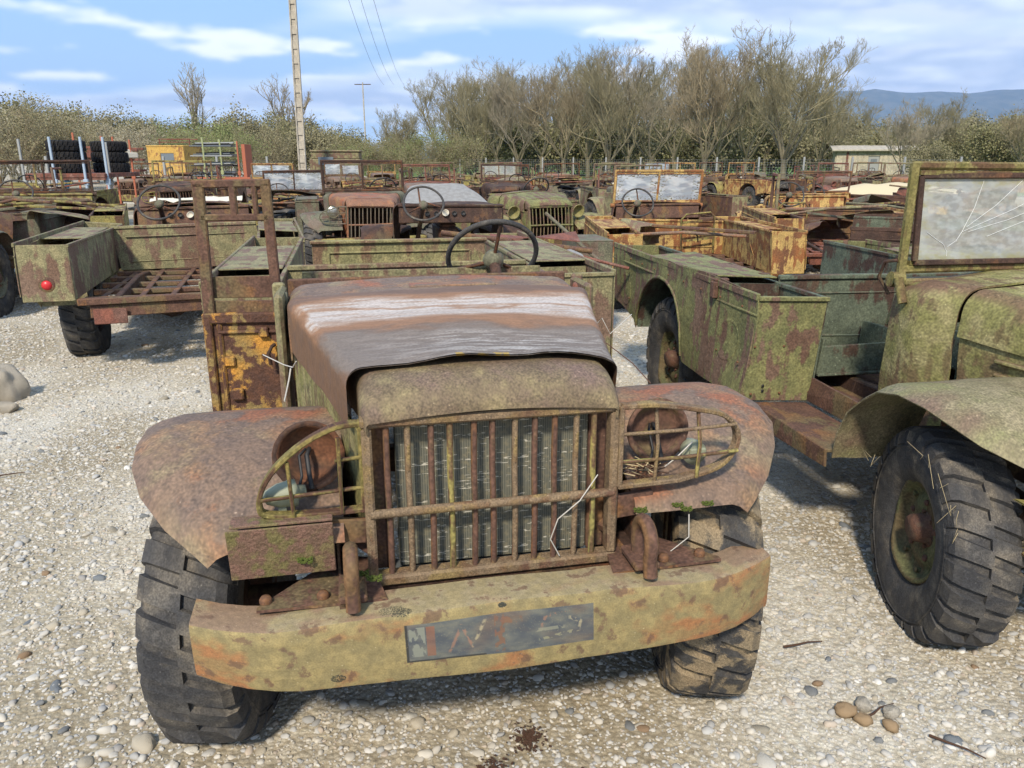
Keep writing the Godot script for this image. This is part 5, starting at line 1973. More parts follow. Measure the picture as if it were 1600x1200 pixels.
# ---------------------------------------------------------------- things about the yard
func yard_things() -> void:
	# boulder and its neighbour
	var st := base_mat(noise_tint("mid", c(206, 196, 178), c(172, 162, 146)), 0.5, 0.92, 0.6)
	st.resource_name = "boulder_stone"
	var bo := single("boulder", pebble_mesh(71, 12), st, "large pale boulder at left edge of the gravel", "rock", Vector3(-3.70, 0.08, -5.35))
	bo.scale = Vector3(0.16, 0.19, 0.15)
	bo.rotation = Vector3(0.2, 0.5, 0.25)
	var bs := single("small_boulder", pebble_mesh(74, 8), st, "smaller whitish stone in front of the boulder", "rock", Vector3(-3.52, 0.02, -5.08))
	bs.scale = Vector3(0.085, 0.05, 0.06)
	# scrap between the trucks: a body box with a lamp, a sheet, pipes
	var j := thing("scrap_body_box", "grey olive body box with round white lamp beside the ochre truck", "scrap", Vector3(0.78, 0, -7.3), deg_to_rad(10.0))
	part("box_shell", box_mesh("scrap_shell", [[Vector3(0, 0.68, 0), Vector3(0.34, 0.52, 0.02)], [Vector3(0.17, 0.68, -0.30), Vector3(0.012, 0.52, 0.60)], [Vector3(-0.17, 0.68, -0.30), Vector3(0.012, 0.52, 0.60)], [Vector3(0, 0.945, -0.30), Vector3(0.36, 0.012, 0.62)], [Vector3(0, 0.20, -0.3), Vector3(0.2, 0.40, 0.12)]]), M.grey_olive, j)
	part("lamp", keep("scrap_lamp", func():
		var s := Shape.new()
		s.lathe(PackedVector2Array([Vector2(0.0, 0.03), Vector2(0.03, 0.026), Vector2(0.046, 0.008), Vector2(0.062, 0.01), Vector2(0.07, 0.0)]), Transform3D(Basis(Vector3(0, 0, 1), Vector3(0, 1, 0), Vector3(-1, 0, 0)), Vector3(0.08, 0.66, 0.011)), 20)
		return s.done()), M.gauge_white, j)
	var sh := Shape.new()
	var rows := []
	for i in 7:
		var row := PackedVector3Array()
		for q in 7:
			row.append(wobble(Vector3(lerpf(-0.30, 0.30, q / 6.0), 0.02 * sin(q * 1.1), lerpf(0.4, -0.4, i / 6.0)), 0.03, 6.0))
		rows.append(row)
	sh.sheet(rows, 0.005)
	var lying := single("sheet_panel", sh.done(), M.bare_sheet, "pale grey sheet panel lying in the bed behind the steering wheel", "panel", Vector3(0.22, 1.0, -5.4), 0.2)
	lying.rotation.x = 0.10
	for q in [[Vector3(-0.55, 1.13, -6.1), Vector3(0.62, 1.0, -6.0), 0.022, "brown_rust", "long rusty tube lying across the bed above the red panel"], [Vector3(0.0, 1.10, -5.9), Vector3(0.85, 0.92, -5.6), 0.012, "red_rust", "thin red brown rod leaning beside the grey sheet panel"], [Vector3(0.30, 1.22, -7.0), Vector3(1.02, 0.62, -6.2), 0.016, "grey_olive", "straight grey bar sloping down past the white lamp"]]:
		var s := Shape.new()
		s.rod(q[0], q[1], q[2], 8)
		single("metal_tube", s.done(), M[q[3]], q[4], "tube")
	var red := Shape.new()
	red.sheet([PackedVector3Array([Vector3(-0.35, 0, 0.1), Vector3(0, 0.02, 0.12), Vector3(0.35, -0.02, 0.1)]), PackedVector3Array([Vector3(-0.35, 0.03, -0.1), Vector3(0, 0.0, -0.1), Vector3(0.35, 0.04, -0.12)])], 0.006)
	single("red_panel", red.done(), M.red_rust, "small red rusted panel behind the steering wheel", "panel", Vector3(0.18, 1.08, -6.2), 0.1)
	# blue posts
	for q in [[6.35, -12.6, "blue post standing in front of the sand mound"], [9.0, -18.0, "pale blue post beyond the orange truck's windscreen frame"], [6.2, -18.9, "blue post inside the left part of the orange truck's windscreen frame"]]:
		var s := Shape.new()
		s.lathe(PackedVector2Array([Vector2(0.0, 0.0), Vector2(0.03, 0.0), Vector2(0.03, 1.15), Vector2(0.022, 1.17), Vector2(0.022, 1.22), Vector2(0.0, 1.22)]), Transform3D(Basis(Vector3(0, 1, 0), Vector3(-1, 0, 0), Vector3(0, 0, 1)), Vector3.ZERO), 12, true)
		single("blue_post", s.done(), M.blue_paint, q[2], "post", Vector3(q[0], 0, q[1]))
	# sand mound
	var mound := []
	for i in 19:
		var row := PackedVector3Array()
		for k in 31:
			var x := lerpf(-3.6, 3.6, k / 30.0)
			var z := lerpf(2.2, -2.2, i / 18.0)
			var h := 1.05 * clampf(1.0 - pow(absf(x) / 3.4, 3.0), 0, 1) * clampf(1.0 - pow(absf(z) / 2.1, 2.0), 0, 1)
			row.append(Vector3(x, h + lie.get_noise_2d(x * 3 + 40, z * 3) * 0.14 * minf(h * 2, 1) - 0.02, z))
		mound.append(row)
	var ms := Shape.new()
	ms.sheet(mound, 0.02)
	var mm := base_mat(noise_tint("fine", c(206, 192, 160), c(176, 162, 132)), 0.8, 0.95, 0.5)
	mm.resource_name = "mound_sand"
	single("sand_mound", ms.done(), mm, "mound of pale sand in front of the green meadow", "sand", Vector3(10.2, 0, -21.5), 0.1)
	racks()
	pole()
	fence()
	house()
	litter()

func litter() -> void:
	# rusty flakes and dead leaves on the gravel
	for q in [[0.16, -1.70, 0.13, "dark brown heap of rust flakes before the bumper"], [0.05, -1.95, 0.08, "rust flakes under the middle of the bumper"], [-0.06, -1.80, 0.09, "small scatter of rust flakes left of the dark heap"]]:
		var s := Shape.new()
		for k in 260:
			var r: float = rng.randf() * q[2] * (0.75 + 0.35 * sin(k * 2.399 * 3.0))
			var a := rng.randf() * TAU
			var p := Vector3(cos(a) * r * 0.8, rng.randf() * 0.006, sin(a) * r)
			s.box(p, Vector3(rng.randf_range(0.002, 0.009), 0.002, rng.randf_range(0.002, 0.008)), Basis.from_euler(Vector3(rng.randf_range(-0.4, 0.4), rng.randf() * 6, rng.randf_range(-0.4, 0.4))))
		single("rust_flakes", s.done(), M.leaf_litter, q[3], "rust flakes", Vector3(q[0], ground_height(q[0], q[1]) + 0.008, q[1]))
	var sticks := [[1.15, -2.05, 0.5], [1.32, -1.90, -0.7], [1.20, -1.72, 0.3], [1.05, -2.42, 0.2], [-2.75, -3.9, 0.4]]
	var words := ["brown stick near the bottom right of the gravel", "thin dark twig right of the brown stones", "short twig lying nearest the camera at right", "small twig in the gap between the two front trucks", "bent twig below the boulder at left"]
	for k in sticks.size():
		var s := Shape.new()
		s.tube(PackedVector3Array([Vector3(-0.07, 0, 0), Vector3(-0.02, 0.008, 0.008), Vector3(0.03, 0.004, -0.004), Vector3(0.08, 0.006, 0.006)]), 0.005, 5, false, 0.002)
		single("stick", s.done(), M.leaf_litter, words[k], "stick", Vector3(sticks[k][0], ground_height(sticks[k][0], sticks[k][1]) + 0.014, sticks[k][1]), sticks[k][2])
	# a little nest of brown stones
	var brown := base_mat(noise_tint("fine", c(150, 128, 98), c(128, 108, 84)), 0.2, 0.85, 0.05)
	brown.resource_name = "brown_stone"
	var where := [[1.06, -2.06, 0.030], [1.13, -2.09, 0.026], [1.10, -2.02, 0.024], [1.20, -2.05, 0.026], [1.17, -1.99, 0.022]]
	for k in where.size():
		var o := single("brown_stone", pebble_mesh(80 + k, 7), brown if k % 2 == 0 else M.concrete, "%s of the brown stones lying together at right, from the left" % ordinal(k), "stone", Vector3(where[k][0], ground_height(where[k][0], where[k][1]) + 0.012, where[k][1]), k * 1.3, "nest of brown stones")
		o.scale = Vector3(1.2, 0.75, 0.95) * where[k][2]

func rack_post(t: Node3D, x: float, z: float, h: float, m: Material) -> void:
	var s := Shape.new()
	s.bar(Vector3(x, 0, z), Vector3(x, h, z), 0.05, 0.05, Vector3(0, 0, 1), 0.006)
	s.box(Vector3(x, h * 0.52, z), Vector3(0.11, 0.14, 0.07), Basis(), 0.01)
	part("post", s.done(), m, t)

func racks() -> void:
	# tyre rack
	var t := thing("tyre_rack", "pale blue steel rack that holds the pile of tyres at left", "rack", Vector3(-10.95, 0, -20.0), deg_to_rad(4.0))
	for q in [[-0.95, 0.55, 2.15, "galvanised"], [-0.2, 0.62, 2.2, "pale_blue_steel"], [0.52, 0.62, 2.2, "pale_blue_steel"], [0.95, 0.4, 2.2, "pale_blue_steel"], [-0.5, -0.6, 2.1, "blue_paint"], [0.6, -0.6, 2.1, "galvanised"]]:
		rack_post(t, q[0], q[1], q[2], M[q[3]])
	part("deck", box_mesh("rack_deck", [[Vector3(0, 1.30, -0.55), Vector3(1.9, 0.10, 2.2)], [Vector3(0, 1.22, 0.5), Vector3(1.9, 0.06, 0.06)]]), M.red_rust, t)
	for k in 6:
		var o := single("stacked_tyre", tyre_mesh(0.0, 26), M.black_tyre, "%s tyre from the top in the %s pile on the rack" % [ordinal(k % 3), "left" if k < 3 else "right"], "tyre", Vector3(-11.05 + (0.0 if k < 3 else 0.52), 2.0 - 0.265 * (k % 3), -20.0 + (0.05 if k < 3 else -1.05)), 0.0, "tyres piled on the rack")
		o.rotation = Vector3(0, k * 0.7, PI / 2)
		o.scale = Vector3(1.0, 1.0, 1.0)
	# low orange rack behind it
	var r := thing("orange_rack", "rust red rack with orange uprights right of the tyre pile", "rack", Vector3(-12.6, 0, -24.6), 0.1)
	for q in [[-0.6, 0.3, 2.45], [0.2, 0.3, 2.35], [0.3, -0.3, 2.35], [1.0, 0.3, 2.25]]:
		rack_post(r, q[0], q[1], q[2], M.orange_paint)
	for k in 3:
		part("shelf_beam", box_mesh("beam%d" % k, [[Vector3(0.4, 1.35 + 0.32 * k, 0.25), Vector3(1.6, 0.07, 0.10), Basis(Vector3(0, 0, 1), (-0.06 if k == 2 else 0.0))], [Vector3(0.4, 1.35 + 0.32 * k, -0.25), Vector3(1.6, 0.07, 0.10)]]), M.red_rust, r)
	for k in 5:
		var o := single("rusty_casting", box_mesh("casting", [[Vector3(0, 0.08, 0), Vector3(0.22, 0.16, 0.4)], [Vector3(0.02, 0.2, 0), Vector3(0.12, 0.1, 0.2)]], 0.02), [M.red_rust, M.wall_white, M.orange_rust][k % 3], "%s casting from the left on the rust red rack" % ordinal(k), "casting", Vector3(-12.8 + 0.3 * k, 1.72, -24.4), k * 0.6, "castings on the rack")
	# rack of long bars
	var p := thing("bar_rack", "rusty red rack with lime uprights, loaded with grey bars", "rack", Vector3(-10.6, 0, -29.2), 0.06)
	for k in 6:
		rack_post(p, -0.75 + 0.30 * k, 0.45 if k % 2 else -0.45, 2.45 - 0.03 * k, M.lime_paint if k < 5 else M.orange_paint)
	part("deck", box_mesh("bar_deck", [[Vector3(0.2, 1.02, 0), Vector3(1.9, 0.08, 1.0)], [Vector3(0.95, 1.6, 0), Vector3(0.12, 1.2, 0.9)]]), M.orange_paint, p)
	for layer in 4:
		for k in 7:
			var s := Shape.new()
			s.bar(Vector3(-0.85 + 0.06 * (k % 3), 0, 0), Vector3(0.62 - 0.1 * (k % 2), 0.03 * (k % 2), 0.05), 0.07, 0.04, Vector3.UP, 0.006)
			single("steel_bar", s.done(), [M.steel_grey, M.gauge_black, M.galvanised][(k + layer) % 3], "grey steel bar in the %s bundle from the top, %s from front" % [ordinal(3 - layer), ordinal(k)], "bar", Vector3(-10.65, 1.12 + 0.34 * layer + 0.05 * (k % 3), -28.78 - 0.12 * k), 0.06, "bars loaded on the rack")
	# yellow van body
	var v := thing("yellow_cab", "yellow box cab with a small rear window behind the tyre rack", "cab", Vector3(-15.3, 0, -36.5), deg_to_rad(-6.0))
	part("cab_body", keep("cab_body", func():
		var s := Shape.new()
		for q in [[Vector3(-0.55, 1.5, 0.8), Vector3(0.62, 1.45, 0.04)], [Vector3(0.62, 1.5, 0.8), Vector3(0.48, 1.45, 0.04)], [Vector3(0.07, 1.15, 0.8), Vector3(0.62, 0.75, 0.04)], [Vector3(0.07, 2.08, 0.8), Vector3(0.62, 0.28, 0.04)], [Vector3(-0.85, 1.5, 0.0), Vector3(0.04, 1.45, 1.6)], [Vector3(0.85, 1.5, 0.0), Vector3(0.04, 1.45, 1.6)], [Vector3(0, 1.5, -0.8), Vector3(1.7, 1.45, 0.04)]]:
			s.box(q[0], q[1], Basis(), 0.01)
		s.box(Vector3(0, 2.24, 0), Vector3(1.78, 0.07, 1.7), Basis(), 0.03)
		s.box(Vector3(0, 0.45, 0), Vector3(1.4, 0.7, 1.4), Basis(), 0.02)
		return s.done()), M.yellow_cab, v)
	part("window", box_mesh("cab_window", [[Vector3(0.07, 1.735, 0.80), Vector3(0.60, 0.40, 0.012)]], 0.004), M.milky_glass_plain, v)
	part("roof_rack", box_mesh("cab_rack", [[Vector3(0.2, 2.42, 0.3), Vector3(1.5, 0.04, 0.04)], [Vector3(0.2, 2.55, 0.3), Vector3(1.5, 0.04, 0.04)], [Vector3(-0.5, 2.42, 0.3), Vector3(0.04, 0.3, 0.04)], [Vector3(0.9, 2.42, 0.3), Vector3(0.04, 0.3, 0.04)], [Vector3(0.2, 2.55, -0.4), Vector3(1.5, 0.04, 0.04)]]), M.red_rust, v)
	var w := thing("cream_lorry_cab", "cream lorry cab standing right of the concrete pole", "cab", Vector3(-7.2, 0, -33.0), 0.1)
	part("cab_body", box_mesh("lorry_body", [[Vector3(0, 1.15, 0), Vector3(2.0, 1.1, 1.6)], [Vector3(0, 1.83, -0.1), Vector3(1.9, 0.26, 1.3)], [Vector3(0, 2.0, -0.1), Vector3(2.0, 0.08, 1.4)]], 0.03), M.pale_olive, w)
	part("window", box_mesh("lorry_window", [[Vector3(-0.35, 1.62, 0.805), Vector3(0.6, 0.3, 0.012)]], 0.004), M.milky_glass_plain, w)

func pole() -> void:
	var t := thing("concrete_pole", "tall concrete power pole with a ladder of recesses", "pole", Vector3(-8.0, 0, -30.5), 0.1)
	t.rotation.z = -0.012
	t.scale = Vector3(0.85, 1, 0.85)
	var s := Shape.new()
	# an H-shaped post: two flanges with rungs between recesses
	var h := 15.0
	for e in [-1.0, 1.0]:
		s.bar(Vector3(e * 0.145, 0, 0), Vector3(e * 0.095, h, 0), 0.20, 0.06, Vector3(1, 0, 0), 0.01)
	s.box(Vector3(0, h * 0.5, 0), Vector3(0.20, h, 0.05))
	part("flange", s.done(), M.concrete, t)
	for k in 30:
		var y := 0.2 + k * 0.5
		var wide := lerpf(0.25, 0.15, y / h)
		var o := part("web", box_mesh("pole_web", [[Vector3.ZERO, Vector3(1, 0.30, 0.13)]], 0.01), M.concrete, t)
		o.position.y = y
		o.scale.x = wide
	for k in 3:
		var a := Vector3(-8.1, 14.9, -30.5)
		var b := Vector3(-6.4 + k * 1.3, 14.6 - k * 0.0, -42.0)
		var path := PackedVector3Array()
		for i in 13:
			var u := i / 12.0
			var p := Vector3(-7.4 + k * 0.55, 16.0, -26.0).lerp(Vector3(-14.0 + k * 1.1, 9.5, -90.0), u)
			p.y -= 2.2 * 4 * u * (1 - u)
			path.append(p)
		var ws := Shape.new()
		ws.tube(path, 0.012, 4)
		single("power_line", ws.done(), M.gauge_black, "%s of three thin power lines right of the pole" % ordinal(k), "wire", Vector3.ZERO, 0.0, "power lines")
	var f := thing("far_power_pole", "small distant power pole with crossarm left of the bare trees", "pole", Vector3(-15.6, 0, -86.0))
	part("shaft", keep("far_shaft", func():
		var q := Shape.new()
		q.tube(PackedVector3Array([Vector3.ZERO, Vector3(0, 9.4, 0)]), 0.09, 8, false, 0.06)
		return q.done()), M.concrete, f)
	part("crossarm", box_mesh("far_arm", [[Vector3(0, 9.2, 0), Vector3(1.7, 0.08, 0.08)]]), M.dark_rust, f)

func fence() -> void:
	var t := thing("wire_fence", "wire mesh fence with pale posts between the trucks and the meadow", "fence")
	var a := Vector3(-7.5, 0, -60.0)
	var b := Vector3(21.0, 0, -37.5)
	var n := 15
	for k in n + 1:
		var p := a.lerp(b, float(k) / n)
		var o := part("post", box_mesh("fence_post", [[Vector3(0, 0.90, 0), Vector3(0.09, 1.8, 0.09)]], 0.008), M.galvanised, t)
		o.position = p
	for row in 13:
		var s := Shape.new()
		s.rod(a + Vector3(0, 0.1 + row * 0.13, 0.05), b + Vector3(0, 0.1 + row * 0.13, 0.05), 0.004, 3)
		part("strand", s.done(), M.galvanised, t)
	var mesh := Shape.new()
	for k in 240:
		var p := a.lerp(b, k / 240.0) + Vector3(0, 0.05, 0.05)
		mesh.rod(p, p + Vector3(0, 1.62, 0), 0.0035, 3)
	var m := part("mesh_wire", mesh.done(), M.galvanised, t)
	m.set_meta("kind", "stuff")
	# a second run behind the racks at left
	var l := thing("rack_fence", "wire mesh fence behind the tyre rack at left", "fence")
	var c0 := Vector3(-24.0, 0, -28.5)
	var c1 := Vector3(-11.0, 0, -36.0)
	for k in 8:
		var o := part("post", box_mesh("fence_post", []), M.galvanised, l)
		o.position = c0.lerp(c1, k / 7.0)
	var lm := Shape.new()
	for k in 160:
		var p := c0.lerp(c1, k / 160.0)
		lm.rod(p, p + Vector3(0, 1.62, 0), 0.0035, 3)
	for row in 9:
		lm.rod(c0 + Vector3(0, 0.1 + row * 0.19, 0), c1 + Vector3(0, 0.1 + row * 0.19, 0), 0.004, 3)
	part("mesh_wire", lm.done(), M.galvanised, l).set_meta("kind", "stuff")

func house() -> void:
	var t := thing("shed", "low cream shed with grey door behind the bare trees at right", "building", Vector3(24.6, 0, -58.0), deg_to_rad(-18.0))
	t.scale = Vector3(0.66, 0.9, 0.66)
	part("wall", keep("shed_wall", func():
		var s := Shape.new()
		s.box(Vector3(-0.2, 1.25, 2.0), Vector3(3.2, 2.5, 0.2), Basis(), 0.02)
		s.box(Vector3(4.2, 1.25, 2.0), Vector3(3.4, 2.5, 0.2), Basis(), 0.02)
		s.box(Vector3(1.95, 2.3, 2.0), Vector3(1.1, 0.4, 0.2), Basis(), 0.02)
		s.box(Vector3(-1.8, 1.25, 0), Vector3(0.2, 2.5, 3.9), Basis(), 0.02)
		s.box(Vector3(5.9, 1.25, 0), Vector3(0.2, 2.5, 3.9), Basis(), 0.02)
		s.box(Vector3(2.0, 1.25, -2.0), Vector3(7.8, 2.5, 0.2), Basis(), 0.02)
		return s.done()), M.plaster, t)
	part("roof", keep("shed_roof", func():
		var s := Shape.new()
		s.box(Vector3(2.0, 2.72, 0.1), Vector3(8.6, 0.14, 5.0), Basis(Vector3.RIGHT, 0.07), 0.02)
		return s.done()), M.concrete, t)
	var d := part("door", box_mesh("shed_door", [[Vector3(1.95, 1.05, 1.99), Vector3(1.08, 2.1, 0.08)]], 0.01), M.steel_pale, t)
	part("pane", box_mesh("shed_pane", [[Vector3(1.95, 1.75, 2.035), Vector3(0.6, 0.3, 0.012)]], 0.002), M.milky_glass_plain, d)
	part("corner_post", box_mesh("shed_post", [[Vector3(-0.7, 1.3, 2.14), Vector3(0.22, 2.6, 0.1)]], 0.01), M.red_rust, t)
	var w := thing("low_hut", "small white hut right of the shed", "building", Vector3(32.5, 0, -58.0), -0.2)
	part("wall", box_mesh("hut_wall", [[Vector3(0, 0.75, 0), Vector3(3.2, 1.5, 2.4)]], 0.03), M.wall_white, w)
	part("roof", box_mesh("hut_roof", [[Vector3(0, 1.57, 0), Vector3(3.5, 0.12, 2.8)]], 0.02), M.plaster, w)
	part("window", box_mesh("hut_window", [[Vector3(-0.6, 0.85, 1.205), Vector3(0.5, 0.5, 0.02)]], 0.005), M.gauge_black, w)

# ---------------------------------------------------------------- trees and hills
class Wood:
	var v := PackedVector3Array()
	var n := PackedVector3Array()
	var i := PackedInt32Array()
	var tips := []
	var r := RandomNumberGenerator.new()

	func limb(path: PackedVector3Array, r0: float, r1: float, sides: int) -> void:
		var base := v.size()
		var ref := Vector3.ZERO
		for k in path.size():
			var t := (path[mini(k + 1, path.size() - 1)] - path[maxi(k - 1, 0)]).normalized()
			if ref == Vector3.ZERO:
				ref = t.cross(Vector3.RIGHT if absf(t.x) < 0.8 else Vector3.FORWARD).normalized()
			ref = (ref - t * ref.dot(t)).normalized()
			var o := t.cross(ref)
			var rad := lerpf(r0, r1, float(k) / (path.size() - 1))
			for s in sides:
				var a := TAU * s / sides
				var d := ref * cos(a) + o * sin(a)
				v.append(path[k] + d * rad)
				n.append(d)
		for k in path.size() - 1:
			for s in sides:
				var a := base + k * sides + s
				var b := base + k * sides + (s + 1) % sides
				i.append_array([a, a + sides, b, b, a + sides, b + sides])

	# a wandering branch; returns its path
	func walk(from: Vector3, dir: Vector3, length: float, steps: int, bend: float, lift: float) -> PackedVector3Array:
		var p := PackedVector3Array([from])
		var d := dir.normalized()
		for k in steps:
			d = (d + Vector3(r.randf_range(-bend, bend), r.randf_range(-bend, bend) + lift, r.randf_range(-bend, bend))).normalized()
			p.append(p[-1] + d * length / steps)
		return p

	func mesh() -> ArrayMesh:
		var arr := []
		arr.resize(Mesh.ARRAY_MAX)
		arr[Mesh.ARRAY_VERTEX] = v
		arr[Mesh.ARRAY_NORMAL] = n
		arr[Mesh.ARRAY_INDEX] = i
		var m := ArrayMesh.new()
		m.add_surface_from_arrays(Mesh.PRIMITIVE_TRIANGLES, arr)
		return m

func branch(w: Wood, path: PackedVector3Array, length: float, rad: float, level: int, plan: Dictionary) -> void:
	var counts: Array = plan.counts
	if level >= counts.size():
		w.tips.append(path[-1])
		return
	for k in counts[level]:
		var u := w.r.randf_range(0.25, 1.0)
		var f := u * (path.size() - 1)
		var at := int(f)
		var p := path[at].lerp(path[mini(at + 1, path.size() - 1)], f - at)
		var d := (path[mini(at + 1, path.size() - 1)] - path[maxi(at - 1, 0)]).normalized()
		var side := Vector3(w.r.randf_range(-1, 1), w.r.randf_range(-0.5, 1.0), w.r.randf_range(-1, 1)).normalized()
		var l: float = length * plan.shrink * w.r.randf_range(0.7, 1.25) * (1.15 - 0.35 * u)
		var rr: float = rad * plan.thin
		var q := w.walk(p, d * 0.75 + side * plan.spread, l, 4 if level < 2 else 3 if level < 3 else 2, plan.bend, plan.lift)
		w.limb(q, maxf(rr, 0.006), maxf(rr * 0.45, 0.0045), 5 if level == 0 else 4 if level == 1 else 3)
		branch(w, q, l, rr, level + 1, plan)

func tree_meshes(s: int, plan: Dictionary) -> Array:
	var trunk := Wood.new()
	trunk.r.seed = s
	var crown := Wood.new()
	crown.r.seed = s + 500
	var th: float = plan.trunk
	var tp := trunk.walk(Vector3(0, -0.1, 0), Vector3(trunk.r.randf_range(-0.1, 0.1), 1, trunk.r.randf_range(-0.1, 0.1)), th, 5, 0.08, 0.1)
	trunk.limb(tp, plan.girth, plan.girth * 0.78, 9)
	for k in plan.limbs:
		var a: float = TAU * (k + trunk.r.randf_range(-0.3, 0.3)) / plan.limbs
		var tilt: float = plan.open * trunk.r.randf_range(0.6, 1.2)
		var start := tp[-1 if k % 3 else -2]
		var q := trunk.walk(start, Vector3(cos(a) * tilt, 1.0, sin(a) * tilt), plan.reach * trunk.r.randf_range(0.8, 1.15), 7, plan.bend * 0.8, plan.lift)
		trunk.limb(q, plan.girth * 0.48, plan.girth * 0.10, 6)
		branch(crown, q, plan.reach, plan.girth * 0.36, 0, plan)
	return [trunk.mesh(), crown.mesh(), crown.tips]

func leaf_mesh(tips: Array, s: int, per: int, size: float, spread: float) -> ArrayMesh:
	var r := RandomNumberGenerator.new()
	r.seed = s
	var v := PackedVector3Array()
	var n := PackedVector3Array()
	var col := PackedColorArray()
	for t in tips:
		for k in per:
			var p: Vector3 = t + Vector3(r.randfn(0, spread), r.randfn(0, spread), r.randfn(0, spread))
			var b := Basis.from_euler(Vector3(r.randf(), r.randf(), r.randf()) * TAU)
			var z := size * r.randf_range(0.6, 1.4)
			var tone := r.randf_range(0.75, 1.25)
			for q in [Vector3(-0.5, 0, 0), Vector3(0.5, 0.15, 0.2), Vector3(0.0, 0.0, 1.1), Vector3(-0.5, 0, 0), Vector3(0.0, 0.0, 1.1), Vector3(-0.8, 0.1, 0.6)]:
				v.append(p + b * q * z)
				n.append(b.y)
				col.append(Color(tone, tone, tone * 0.9))
	var arr := []
	arr.resize(Mesh.ARRAY_MAX)
	arr[Mesh.ARRAY_VERTEX] = v
	arr[Mesh.ARRAY_NORMAL] = n
	arr[Mesh.ARRAY_COLOR] = col
	var m := ArrayMesh.new()
	m.add_surface_from_arrays(Mesh.PRIMITIVE_TRIANGLES, arr)
	return m

func leaf_material(called: String, col: Color) -> void:
	var m := plain(called, col, 0.8)
	m.vertex_color_use_as_albedo = true
	m.backlight_enabled = true
	m.backlight = col * 0.5

func put_tree(called: String, meshes: Array, leaves: Mesh, leaf: Material, twig: Material, label: String, category: String, x: float, z: float, s: float, turn: float, group: String, wide := 1.0, sunk := 0.0) -> void:
	var t := thing(called, label, category, Vector3(x, -sunk, z), turn, group)
	t.scale = Vector3(s * wide, s, s * wide)
	part("trunk", meshes[0], M.bark, t)
	part("crown", meshes[1], twig, t)
	if leaves:
		part("foliage", leaves, leaf, t)

